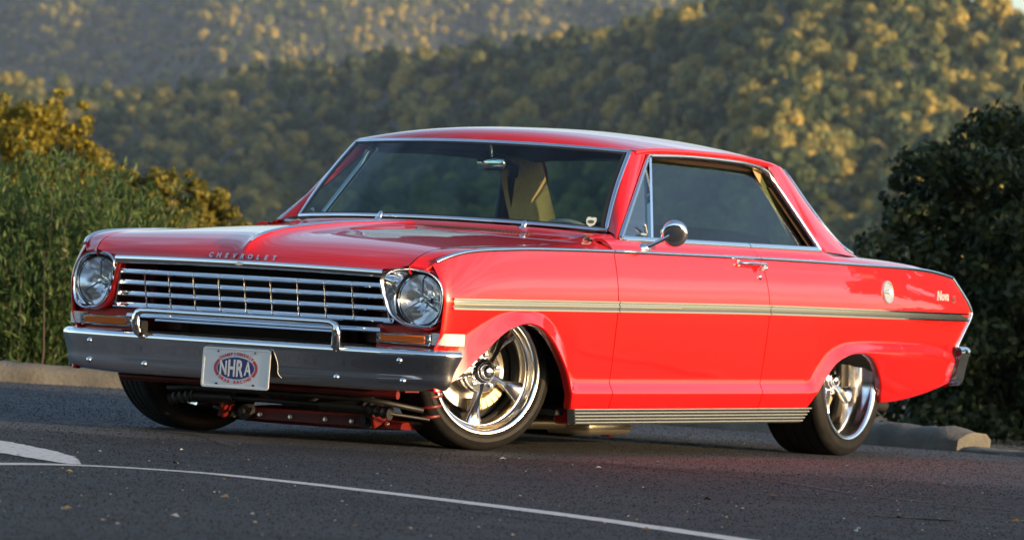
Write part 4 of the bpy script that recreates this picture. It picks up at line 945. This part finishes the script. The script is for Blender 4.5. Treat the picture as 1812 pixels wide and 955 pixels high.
# the parking lot: a slab whose far edge follows the kerb
edge = [ground_at(u, v)[:2] for u, v in ((-900, 624), (0, 668), (230, 681), (700, 714), (1250, 753), (1450, 772), (1700, 791), (1812, 800), (2600, 872))]
lot = MB(); far = [np.array(p) for p in edge]; G = []
for k in range(40):
    t = (k/39)**1.6; row = []
    for j in range(81):
        s = j/80*(len(far)-1); i = min(int(s), len(far)-2); p = far[i]*(1-(s-i)) + far[i+1]*(s-i); q = p - F2*(130*t) + R2*((j/80 - .5)*2*90*t); row.append((q[0], q[1], 0.0))
    G.append(row)
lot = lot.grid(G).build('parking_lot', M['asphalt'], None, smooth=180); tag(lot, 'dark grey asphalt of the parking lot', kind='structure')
PAINT = []
def ribbon(name, pix, wpx, lab, zoff=.0015):
    """a painted stripe following ground points; wpx: half width in metres across"""
    P = [ground_at(u, v)[:2] for u, v in pix]; f3 = crv3([(p[0], p[1], 0) for p in P]); n = 60; G = []
    wf = crv(list(zip(np.linspace(0, 1, len(wpx)), wpx)))
    for k in range(n+1):
        t = k/n; p = f3(t); d = f3(min(t+.01, 1)) - f3(max(t-.01, 0)); d /= np.linalg.norm(d); s = np.array((-d[1], d[0], 0)); h = wf(t)*(1 + .10*RNG.normal()*.5); PAINT.append((p[0], p[1], h + .01))
        G.append([(p + s*h)*np.array((1,1,0)) + np.array((0,0,zoff)), (p - s*h)*np.array((1,1,0)) + np.array((0,0,zoff))])
    o = MB().grid(G).build(name, M['line'], None, smooth=180); tag(o, lab, kind='structure'); return o
ribbon('painted_line', [(-420, 822), (-150, 820), (65, 821), (200, 826), (350, 836), (500, 851), (650, 868), (1000, 911), (1310, 955), (1700, 1012)], [.045, .05, .05, .055, .055, .055], 'long thin white parking line curving across the asphalt')
ribbon('painted_stroke', [(-120, 768), (-60, 779), (0, 791), (45, 800), (85, 810), (112, 817), (132, 822)], [.15, .15, .15, .14, .12, .08, .02], 'short broad white stroke meeting the long parking line', .0028)
# seams and cracks in the asphalt
def crack(pix, wd):
    P = [ground_at(u, v)[:2] for u, v in pix]; f3 = crv3([(p[0], p[1], 0) for p in P]); G = []
    for k in range(81):
        t = k/80; p = f3(t) + np.array((RNG.normal()*.006, RNG.normal()*.006, 0)); d = f3(min(t+.01, 1)) - f3(max(t-.01, 0)); d /= np.linalg.norm(d); s = np.array((-d[1], d[0], 0)); h = wd*(.5 + RNG.random())
        G.append([(p[0]+s[0]*h, p[1]+s[1]*h, .0015), (p[0]-s[0]*h, p[1]-s[1]*h, .0015)])
    return G
ck = MB()
for pix, wd in (([(1080, 820), (1200, 832), (1380, 852), (1560, 880), (1812, 905), (2000, 925)], .02), ([(900, 850), (1050, 858), (1300, 872), (1480, 882), (1812, 912)], .012), ([(0, 861), (200, 868), (420, 876), (700, 890), (1000, 925)], .010), ([(1540, 912), (1600, 915), (1690, 922)], .05), ([(0, 742), (250, 760), (420, 790)], .02)):
    ck.grid(crack(pix, wd))
o = ck.build('tar_seams', mat('tar', (.010, .010, .011), .8), None, smooth=180); tag(o, 'dark tar seams and cracks in the asphalt', kind='structure')
# fallen bits on the asphalt
lb = MB()
for k in range(420):
    u, v = RNG.uniform(-50, 1862), 700 + 255*RNG.random()**.8
    p = ground_at(u, v); s = RNG.uniform(.003, .007) if k > 25 else RNG.uniform(.010, .02); a = RNG.uniform(0, 6.28)
    c, si = math.cos(a)*s, math.sin(a)*s; z = .007
    lb.add([(p[0]-c, p[1]-si, z), (p[0]+si*.5, p[1]-c*.5, z + s*.5), (p[0]+c, p[1]+si, z), (p[0]-si*.5, p[1]+c*.5, z + s*.2)], [(0, 1, 2, 3)], 0 if k % 3 else 1)
o = lb.build('leaf_litter', [mat('litter_pale', (.50, .47, .40), .8), mat('litter_yellow', (.46, .34, .12), .8)], None, smooth=180); tag(o, 'tiny leaves and grit scattered on the asphalt', kind='stuff')
# the coarse stone of the asphalt surface, standing a few millimetres proud where it shows
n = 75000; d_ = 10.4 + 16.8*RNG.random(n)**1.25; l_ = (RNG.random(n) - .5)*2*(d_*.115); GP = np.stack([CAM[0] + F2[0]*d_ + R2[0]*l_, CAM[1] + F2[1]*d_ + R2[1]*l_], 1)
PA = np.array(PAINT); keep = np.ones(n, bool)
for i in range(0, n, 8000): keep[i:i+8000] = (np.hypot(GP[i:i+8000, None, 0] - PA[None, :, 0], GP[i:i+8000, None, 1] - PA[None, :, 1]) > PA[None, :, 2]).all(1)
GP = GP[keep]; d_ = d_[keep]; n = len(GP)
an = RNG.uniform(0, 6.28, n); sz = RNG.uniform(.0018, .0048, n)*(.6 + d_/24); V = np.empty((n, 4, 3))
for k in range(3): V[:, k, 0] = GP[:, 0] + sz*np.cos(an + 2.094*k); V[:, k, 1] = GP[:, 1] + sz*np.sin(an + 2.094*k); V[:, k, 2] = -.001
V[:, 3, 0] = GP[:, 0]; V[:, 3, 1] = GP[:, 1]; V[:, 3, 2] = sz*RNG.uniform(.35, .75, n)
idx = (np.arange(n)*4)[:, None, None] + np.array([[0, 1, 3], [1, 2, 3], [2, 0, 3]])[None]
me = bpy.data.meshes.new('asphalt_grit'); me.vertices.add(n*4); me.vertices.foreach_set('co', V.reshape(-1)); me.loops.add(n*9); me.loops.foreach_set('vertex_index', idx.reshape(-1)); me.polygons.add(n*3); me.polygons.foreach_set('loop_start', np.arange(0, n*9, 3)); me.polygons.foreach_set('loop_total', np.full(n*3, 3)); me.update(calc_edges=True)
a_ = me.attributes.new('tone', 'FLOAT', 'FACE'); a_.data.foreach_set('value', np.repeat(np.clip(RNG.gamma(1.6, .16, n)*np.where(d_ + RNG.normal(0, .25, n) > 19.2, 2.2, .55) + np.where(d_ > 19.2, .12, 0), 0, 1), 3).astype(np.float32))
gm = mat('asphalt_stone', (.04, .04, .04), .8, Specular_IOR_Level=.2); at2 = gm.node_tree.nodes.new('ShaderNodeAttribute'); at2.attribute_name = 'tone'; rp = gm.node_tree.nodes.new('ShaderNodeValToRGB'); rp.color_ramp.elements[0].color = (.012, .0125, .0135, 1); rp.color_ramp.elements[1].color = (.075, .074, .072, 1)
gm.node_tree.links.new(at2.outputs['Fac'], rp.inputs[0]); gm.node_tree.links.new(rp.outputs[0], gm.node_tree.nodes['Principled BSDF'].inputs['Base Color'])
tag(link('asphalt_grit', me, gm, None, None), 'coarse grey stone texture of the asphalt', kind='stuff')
# kerb blocks
def kerb(pa, pb, h, dep, lab, name='kerb_block', grp=None, jag=.006):
    A, B = ground_at(*pa), ground_at(*pb); d = (B - A)/np.linalg.norm(B - A); n = np.array((d[1], -d[0], 0))
    if n[:2]@F2 < 0: n = -n
    L = np.linalg.norm(B - A); k = max(6, int(L/.06)); G = []
    for i in range(k+1):
        p = A + d*L*i/k; e = .0 if 0 < i < k else .015; r = lambda: RNG.normal()*jag
        row = []
        for (o, z) in ((0, -.03), (.004, h*.5), (.016, h*.82), (.05, h), (dep*.5, h*1.03), (dep - .03, h), (dep, h*.8), (dep + .01, -.03)):
            row.append(p + n*(o + r() + (e if z > 0 else 0)) + np.array((0, 0, z + r()*.8 - (e if z > .05 else 0))))
        G.append(row)
    m = MB().grid(G); m.disc(G[0]); m.disc(G[-1], flip=True)
    o = m.build(name, M['kerb'], None, smooth=50); tag(o, lab, 'kerb', grp); return o
kerb((-420, 650), (262, 690), .098, .20, 'long weathered concrete kerb in front of the leafy green bush')
kerb((900, 731), (1400, 768), .095, .2, 'concrete kerb glimpsed beneath the car between its wheels')
kerb((1425, 776), (1690, 798), .098, .22, 'broken-ended concrete kerb block behind the rear wheel', jag=.008)
kerb((1694, 798), (2500, 868), .022, .2, 'low crumbling concrete edging below the dark tree', jag=.006)

# --- foliage
def leaf_cloud(name, mt, P, N_, size, parent=None, aspect=.5, kind=None, up=None):
    """one mesh of leaf quads at points P with normals N_; 'tone' varies per leaf"""
    n = len(P); a = RNG.normal(size=(n, 3)) if up is None else up + RNG.normal(size=(n, 3))*.35
    a -= N_*(a*N_).sum(1, keepdims=True); a /= np.linalg.norm(a, axis=1, keepdims=True) + 1e-9; b = np.cross(N_, a)
    s = (size*(.6 + .8*RNG.random(n)))[:, None] if np.isscalar(size) else size[:, None]
    V = np.empty((n, 4, 3)); V[:, 0] = P - a*s; V[:, 1] = P + b*s*aspect - a*s*.1 + N_*s*.12; V[:, 2] = P + a*s; V[:, 3] = P - b*s*aspect - a*s*.1 + N_*s*.12
    me = bpy.data.meshes.new(name); me.vertices.add(n*4); me.vertices.foreach_set('co', V.reshape(-1)); me.loops.add(n*4); me.loops.foreach_set('vertex_index', np.arange(n*4))
    me.polygons.add(n); me.polygons.foreach_set('loop_start', np.arange(0, n*4, 4)); me.polygons.foreach_set('loop_total', np.full(n, 4)); me.update(calc_edges=True)
    at_ = me.attributes.new('tone', 'FLOAT', 'FACE'); at_.data.foreach_set('value', np.clip(RNG.normal(.45, .22, n), 0, 1).astype(np.float32))
    o = link(name, me, mt, parent, 180)
    if kind: o['kind'] = kind
    return o
def unit(v): return v/(np.linalg.norm(v, axis=1, keepdims=True) + 1e-9)
def clump_points(centres, radii, n, shell=.55):
    c = np.array(centres); r = np.array(radii); pr = r**2/ (r**2).sum(); k = RNG.choice(len(c), n, p=pr); d = unit(RNG.normal(size=(n, 3)))
    rad = r[k]*(shell + (1-shell)*RNG.random(n)**.5)*(1 + .12*RNG.normal(size=n)); P = c[k] + d*rad[:, None]*np.array((1, 1, .85)); return P, unit(d + RNG.normal(size=(n, 3))*.6)
M['bark'] = noise_mat('bark', (.035, .028, .020), (.075, .060, .045), 8, .9, bump=.6, bscale=30)
L_green = leaf_mat('willow_leaf', (.022, .055, .016), (.060, .110, .030), (.15, .19, .075))
L_yellow = leaf_mat('yellowing_leaf', (.09, .095, .014), (.25, .205, .022), (.42, .31, .04))
L_olive = leaf_mat('olive_yellow_leaf', (.075, .085, .018), (.19, .165, .025), (.32, .24, .04))
L_dark = leaf_mat('dark_leaf', (.014, .024, .010), (.036, .054, .020), (.075, .095, .032), trans=.25)
def sub_clumps(clumps, k, f):
    out = []
    for c, r in clumps:
        d = unit(RNG.normal(size=(k, 3))); q = r*RNG.uniform(.45, 1.12, k)
        out += [(np.array(c) + d[i]*q[i], r*f*RNG.uniform(.6, 1.4)) for i in range(k)]
    return out
def tree(name, base, height, clumps, n, leaf, lm, lab, trunk_r=.12, cat='tree', aspect=.5, shell=.5, sub=14):
    root = bpy.data.objects.new(name, None); COL.objects.link(root); root.location = base; tag(root, lab, cat)
    b = np.array(base); cs = [(np.array(c) - b) for c, r in clumps]; rs = [r for c, r in clumps]
    t = MB(); top = np.mean(cs, axis=0); pts = [np.array((0, 0, -.3)), top*np.array((.15, .15, .35)), top*np.array((.5, .5, .7)), top]
    f = crv3([tuple(p) for p in pts]); t.tube([f(s) for s in np.linspace(0, 1, 12)], [trunk_r*(1 - .75*s) for s in np.linspace(0, 1, 12)], 10)
    for c in cs:
        s0 = f(RNG.uniform(.35, .8)); mid = (s0 + c)/2 + RNG.normal(size=3)*.08; g = crv3([tuple(s0), tuple(mid), tuple(c)])
        t.tube([g(s) for s in np.linspace(0, 1, 7)], [trunk_r*.35*(1 - .8*s) for s in np.linspace(0, 1, 7)], 6)
    t.build('trunk', M['bark'], root, smooth=60)
    if sub: sc_ = sub_clumps(list(zip(cs, rs)), sub, .26); cs = [c for c, r in sc_]; rs = [r for c, r in sc_]
    P, N_ = clump_points(cs, rs, n, shell); leaf_cloud('crown', lm, P, N_, leaf, root, aspect=aspect)
    return root
# willowy bush behind the left kerb: upright shoots set with narrow leaves
def bush(name, centre, rx, ry, h, nshoot, nleaf, lab, lm):
    root = bpy.data.objects.new(name, None); COL.objects.link(root); root.location = centre; tag(root, lab, 'bush')
    P = []; N_ = []; U = []; st = MB()
    for k in range(nshoot):
        a = RNG.uniform(0, 2*math.pi); q = math.sqrt(RNG.random()); x, y = rx*q*math.cos(a), ry*q*math.sin(a)
        hh = h*(1 - .45*q**2.5)*RNG.uniform(.72, 1.08); out = np.array((x, y, 0))*.25/max(rx, .1) + RNG.normal(size=3)*np.array((.12, .12, 0)); b0 = np.array((x*.75, y*.75, -.3)); tip = np.array((x, y, hh)) + out
        if k % 5 == 0: st.tube([b0, (b0+tip)/2 + RNG.normal(size=3)*.03, tip], [.012, .008, .003], 5, caps=False)
        n = nleaf; t = .12 + .88*RNG.random(n)**.8; pos = b0 + (tip - b0)*t[:, None]; d = unit(RNG.normal(size=(n, 3))*np.array((1, 1, .3))); pos = pos + d*(.02 + .05*RNG.random(n))[:, None]
        P.append(pos); N_.append(unit(d + RNG.normal(size=(n, 3))*.5)); U.append(np.tile((tip - b0)/np.linalg.norm(tip - b0), (n, 1)) + d*.7)
    st.build('stems', M['bark'], root, smooth=60)
    leaf_cloud('foliage', lm, np.concatenate(P), np.concatenate(N_), .026, root, aspect=.26, up=np.concatenate(U)); return root
def zed(u, v, t): return at(u, v, t)
bc = at(60, 655, 30.6); bush('willow_bush', (bc[0], bc[1], -.15), 1.15, .9, 1.45, 760, 100, 'tallest leafy green willow bush with upright shoots behind the long kerb', L_green)
bc = at(-190, 650, 31.5); bush('willow_bush', (bc[0], bc[1], -.15), 1.0, .9, 1.25, 380, 95, 'low green bush spreading over the kerb end beside the tallest willow bush', L_green)
bc = at(300, 660, 33.0); bush('willow_bush', (bc[0], bc[1], -.5), 1.0, .9, 1.25, 420, 95, 'dark green bush peeking out over the front bumper', L_green)
def C_(lst, t): return [(at(u, v, t + dt), r) for u, v, dt, r in lst]
T1 = 46.
tree('yellow_tree', at(20, 900, T1), 4, C_([(20, 300, 0, .55), (70, 260, .3, .42), (108, 212, 0, .24), (125, 245, .3, .2), (60, 225, -.3, .25), (10, 250, 0, .4), (-60, 290, 0, .6), (130, 300, 0, .33), (40, 380, -.4, .8), (-120, 240, .5, .5), (150, 262, 0, .14), (170, 330, .3, .4)], T1), 26000, .025, L_yellow, 'yellow autumn tree rising behind the willow bush', aspect=.6)
T2 = 44.
tree('autumn_tree', at(290, 900, T2), 4, C_([(290, 345, 0, .30), (250, 330, .2, .24), (330, 370, 0, .30), (365, 385, 0, .20), (270, 400, -.2, .5), (345, 420, 0, .40), (215, 370, .2, .4), (310, 470, 0, .6)], T2), 22000, .024, L_olive, 'rounded olive and gold tree beyond the willow bush, above the far fender', aspect=.6)
T3 = 33.
tree('dark_tree', at(1800, 1250, T3), 6, C_([(1798, 310, 0, .42), (1728, 300, .4, .28), (1668, 315, .2, .20), (1858, 280, .5, .5), (1628, 380, 0, .25), (1598, 360, .2, .12), (1708, 380, -.3, .5), (1618, 470, 0, .35), (1598, 530, .3, .28), (1668, 490, -.4, .55), (1788, 450, -.3, .7), (1878, 430, 0, .7), (1648, 610, 0, .5), (1748, 590, -.4, .7), (1858, 610, -.2, .8), (1668, 680, -.2, .55), (1768, 690, -.5, .7), (1878, 720, -.3, .8), (1728, 800, 0, .6), (1848, 830, 0, .7), (1988, 550, .5, 1.2)], T3), 60000, .030, L_dark, 'tall dark-leaved tree standing over the kerb behind the tail', trunk_r=.16, aspect=.55)
# the neighbour that keeps the dark tree in shade (just out of the picture, towards the sun)
sb = at(1800, 900, T3) + np.array((math.cos(math.radians(SUN_AZ)), math.sin(math.radians(SUN_AZ)), 0))*6.5
tree('shade_tree', (sb[0], sb[1], -2.0), 7, [((sb[0] + dx, sb[1] + dy, z), r) for dx, dy, z, r in ((0, 0, 1.2, 1.5), (.8, .3, 2.3, 1.2), (-1.2, .2, 2.2, 1.3), (-.2, -.4, 3.2, 1.2), (1.2, 0, .3, 1.2), (-1.6, .3, .4, 1.3))], 9000, .12, L_dark, 'dense dark tree beside the tall one, towards the low sun', trunk_r=.2, aspect=.6)

# --- wooded hills
RIDGE = crv([(-700, 190), (-300, 160), (0, 148), (90, 163), (200, 172), (330, 166), (420, 146), (480, 132), (600, 130), (700, 113), (800, 104), (900, 99), (1000, 84), (1100, 64), (1200, 42), (1330, 4), (1400, -22), (1520, -48), (1620, -40), (1720, 2), (1775, 34), (1830, 58), (2000, 110), (2400, 200)])
RT = crv([(-700, 2350), (0, 2300), (480, 2350), (700, 2250), (1000, 2050), (1330, 1800), (1600, 1700), (1830, 1650), (2400, 1500)])
FRIDGE = crv([(-900, -60), (-300, -120), (300, -150), (800, -120), (1200, -70), (1400, -20), (1550, 20), (1700, 60), (1900, 120), (2600, 240)])
def wob(u, s, k): return math.sin(u*.0061*k + 1.3 + 2.1*s) + .6*math.sin(u*.0137*k - 2*s + .4) + .4*math.sin(u*.029*k + 3.7*s)
def near_pt(u, s):
    v = RIDGE(u) + (560 - RIDGE(u))*(1 - s)**1.0; t = RT(u)*(1 - .42*(1 - s)) + 80*wob(u, s, 1)*math.sin(math.pi*min(s*1.02, 1)); return at(u, v, t)
def far_pt(u, s):
    v = FRIDGE(u) + (330 - FRIDGE(u))*(1 - s); t = 5200 - 1500*(1 - s) + 170*wob(u, s, .8)*math.sin(math.pi*s); return at(u, v, t)
def hill(name, fn, us, lab):
    G = [[fn(u, s) for s in np.linspace(0, 1, 24)] for u in us]
    back = [[r[-1] + np.array((CF[0]*k, CF[1]*k, 0))*400 + np.array((0, 0, -60.*k)) for k in (1, 2)] for r in G]; G = [r + b for r, b in zip(G, back)]
    o = MB().grid(G).build(name, M['hillsoil'], None, smooth=180); tag(o, lab, kind='structure')
hill('near_hill', near_pt, np.linspace(-700, 2400, 70), 'near wooded hillside rising to the right'); hill('far_hill', far_pt, np.linspace(-900, 2600, 70), 'hazy wooded mountainside far behind')
L_wood = leaf_mat('forest_leaf', (.016, .040, .020), (.11, .135, .040), (.50, .36, .075), trans=.12)
def crown_mesh(k):
    """one forest crown, about 10 m across: lumps covered with leaf-spray faces"""
    rng = np.random.default_rng(40 + k); nl = rng.integers(8, 12); c = []; r = []
    for i in range(nl):
        d = rng.normal(size=3); d /= np.linalg.norm(d); d[2] = abs(d[2])*.9 - .25; c.append(d*np.array((3.2, 3.2, 3.6))*rng.uniform(.55, 1)); r.append(rng.uniform(1.4, 2.4))
    c.append(np.array((0, 0, -1.5))); r.append(3.0)
    n = 800; cc = np.array(c); rr = np.array(r); kk = rng.choice(len(cc), n, p=rr**2/(rr**2).sum()); d = rng.normal(size=(n, 3)); d /= np.linalg.norm(d, axis=1, keepdims=True)
    P = cc[kk] + d*(rr[kk]*(.85 + .2*rng.random(n)))[:, None]; N_ = d + rng.normal(size=(n, 3))*.22; N_ /= np.linalg.norm(N_, axis=1, keepdims=True)
    a = rng.normal(size=(n, 3)); a -= N_*(a*N_).sum(1, keepdims=True); a /= np.linalg.norm(a, axis=1, keepdims=True); b = np.cross(N_, a); s = rng.uniform(.42, .80, n)[:, None]
    V = np.stack([P - a*s, P + b*s, P + a*s, P - b*s], 1).reshape(-1, 3)
    me = bpy.data.meshes.new('forest_crown'); me.from_pydata([tuple(v) for v in V], [], [(4*i, 4*i+1, 4*i+2, 4*i+3) for i in range(n)]); me.update()
    at_ = me.attributes.new('tone', 'FLOAT', 'FACE'); base = rng.uniform(.08, .78); lump = rng.normal(0, .10, len(cc)); at_.data.foreach_set('value', np.clip(base + lump[kk] + rng.normal(0, .08, n), 0, 1).astype(np.float32))
    me.polygons.foreach_set('use_smooth', [True]*n); me.materials.append(L_wood); return me
srcs = bpy.data.collections.new('forest_crowns')
for k in range(9): srcs.objects.link(bpy.data.objects.new('forest_crown', crown_mesh(k)))
def forest_nodes():
    ng = bpy.data.node_groups.new('forest', 'GeometryNodeTree'); ng.interface.new_socket('Geometry', in_out='INPUT', socket_type='NodeSocketGeometry'); ng.interface.new_socket('Geometry', in_out='OUTPUT', socket_type='NodeSocketGeometry')
    N = ng.nodes; L = ng.links; gi = N.new('NodeGroupInput'); go = N.new('NodeGroupOutput'); ip = N.new('GeometryNodeInstanceOnPoints'); ci = N.new('GeometryNodeCollectionInfo'); ci.inputs['Collection'].default_value = srcs
    ci.inputs['Separate Children'].default_value = True; ci.inputs['Reset Children'].default_value = True; ip.inputs['Pick Instance'].default_value = True
    ra = N.new('GeometryNodeInputNamedAttribute'); ra.data_type = 'FLOAT_VECTOR'; ra.inputs['Name'].default_value = 'rot'; sa = N.new('GeometryNodeInputNamedAttribute'); sa.data_type = 'FLOAT_VECTOR'; sa.inputs['Name'].default_value = 'scl'
    ia = N.new('GeometryNodeInputNamedAttribute'); ia.data_type = 'INT'; ia.inputs['Name'].default_value = 'pick'
    e2r = N.new('FunctionNodeEulerToRotation')
    L.new(gi.outputs[0], ip.inputs['Points']); L.new(ci.outputs[0], ip.inputs['Instance']); L.new(ra.outputs[0], e2r.inputs[0]); L.new(e2r.outputs[0], ip.inputs['Rotation']); L.new(sa.outputs[0], ip.inputs['Scale']); L.new(ia.outputs[0], ip.inputs['Instance Index']); L.new(ip.outputs[0], go.inputs[0]); return ng
NG = forest_nodes()
def forest(name, pts, scale, lab):
    n = len(pts); me = bpy.data.meshes.new(name); me.from_pydata([tuple(p) for p in pts], [], []); me.update()
    rot = np.zeros((n, 3)); rot[:, 2] = RNG.uniform(0, 6.28, n); rot[:, :2] = RNG.normal(0, .12, (n, 2)); sc = scale*(.7 + .65*RNG.random((n, 1)))*np.array((1, 1, 1.15)) * (1 + .1*RNG.normal(size=(n, 3)))
    a = me.attributes.new('rot', 'FLOAT_VECTOR', 'POINT'); a.data.foreach_set('vector', rot.reshape(-1).astype(np.float32)); a = me.attributes.new('scl', 'FLOAT_VECTOR', 'POINT'); a.data.foreach_set('vector', sc.reshape(-1).astype(np.float32))
    a = me.attributes.new('pick', 'INT', 'POINT'); a.data.foreach_set('value', RNG.integers(0, 9, n).astype(np.int32))
    o = bpy.data.objects.new(name, me); COL.objects.link(o); md = o.modifiers.new('trees', 'NODES'); md.node_group = NG; me.materials.append(L_wood); tag(o, lab, kind='stuff'); return o
def scatter(fn, u0, u1, du, ns, zoff, jit=.42):
    out = []
    for i, s in enumerate(np.linspace(0, 1, ns)):
        for u in np.arange(u0, u1, du):
            uu = u + du*(.5*(i % 2) + RNG.uniform(-jit, jit)); ss = min(max(s + RNG.uniform(-.5, .5)/ns, 0), 1.0); out.append(fn(uu, ss) + np.array((0, 0, zoff + RNG.normal()*1.0)))
    return out
forest('hillside_forest', scatter(near_pt, -500, 2250, 31, 30, 3.0), .95, 'dense forest covering the near hillside')
forest('mountain_forest', scatter(far_pt, -600, 2300, 17, 30, 3.0), 1.05, 'hazy forest covering the far mountainside')
# unseen hill added at the right, its ridge shaped to shade the near hillside
def cf(r, f, z): return np.array((CAM[0] + F2[0]*f + R2[0]*r, CAM[1] + F2[1]*f + R2[1]*r, z))
RID = crv([(820, -40), (1000, 30), (1236, 78), (1508, 104), (1665, 120), (1720, 138), (1790, 165), (1870, 186), (1930, 200), (2000, 214), (2250, 215), (2450, 60), (2600, -40)])
G = [[cf(500 + o, f, RID(f)*(1 - (abs(o)/300)**1.4) - 75*(abs(o)/300)**1.4 + 6*wob(f*3, o/300, 1)) for o in np.linspace(-300, 300, 25)] for f in np.linspace(820, 2600, 60)]
o = MB().grid(G).build('shade_hill', M['hillsoil'], None, smooth=180); tag(o, 'unseen hill added to the right to shade the near hillside', kind='structure')
# the wood across the road behind the photographer: it is what the bumper and the hood's nose mirror
pts = []
for k in range(700):
    a = math.radians(RNG.uniform(-62, 62)); q = RNG.uniform(34, 62); d = -F2*math.cos(a) + R2*math.sin(a)
    if math.degrees(math.atan2(d[1], d[0])) > 66: continue
    pts.append(np.array((CAM[0] + d[0]*q, CAM[1] + d[1]*q, RNG.uniform(.5, 9.5))))
forest('roadside_wood', pts, .62, 'dark wood across the parking lot facing the front of the car')
# --- the air: faint haze between the lot and the hills
hz = MB().box((0, 0, 0), (1, 1, 1)); c = at(906, 477, 2900); 
hme = hz.mesh('haze'); ho = link('haze', hme, None, None); 
hm = bpy.data.materials.new('haze_air'); hm.use_nodes = True; t = hm.node_tree; t.nodes.remove(t.nodes['Principled BSDF']); pv = t.nodes.new('ShaderNodeVolumePrincipled'); pv.inputs['Color'].default_value = (.62, .76, 1.0, 1); pv.inputs['Density'].default_value = .000045; pv.inputs['Anisotropy'].default_value = .1
t.links.new(pv.outputs[0], t.nodes['Material Output'].inputs['Volume']); hme.materials.append(hm)
ang_ = math.atan2(F2[1], F2[0]); ho.rotation_euler = (0, 0, ang_); ctr = np.array((CAM[0], CAM[1])) + F2*3250; ho.location = (ctr[0], ctr[1], 140); ho.scale = (6900, 2600, 560); tag(ho, 'thin evening haze over the valley', kind='stuff')
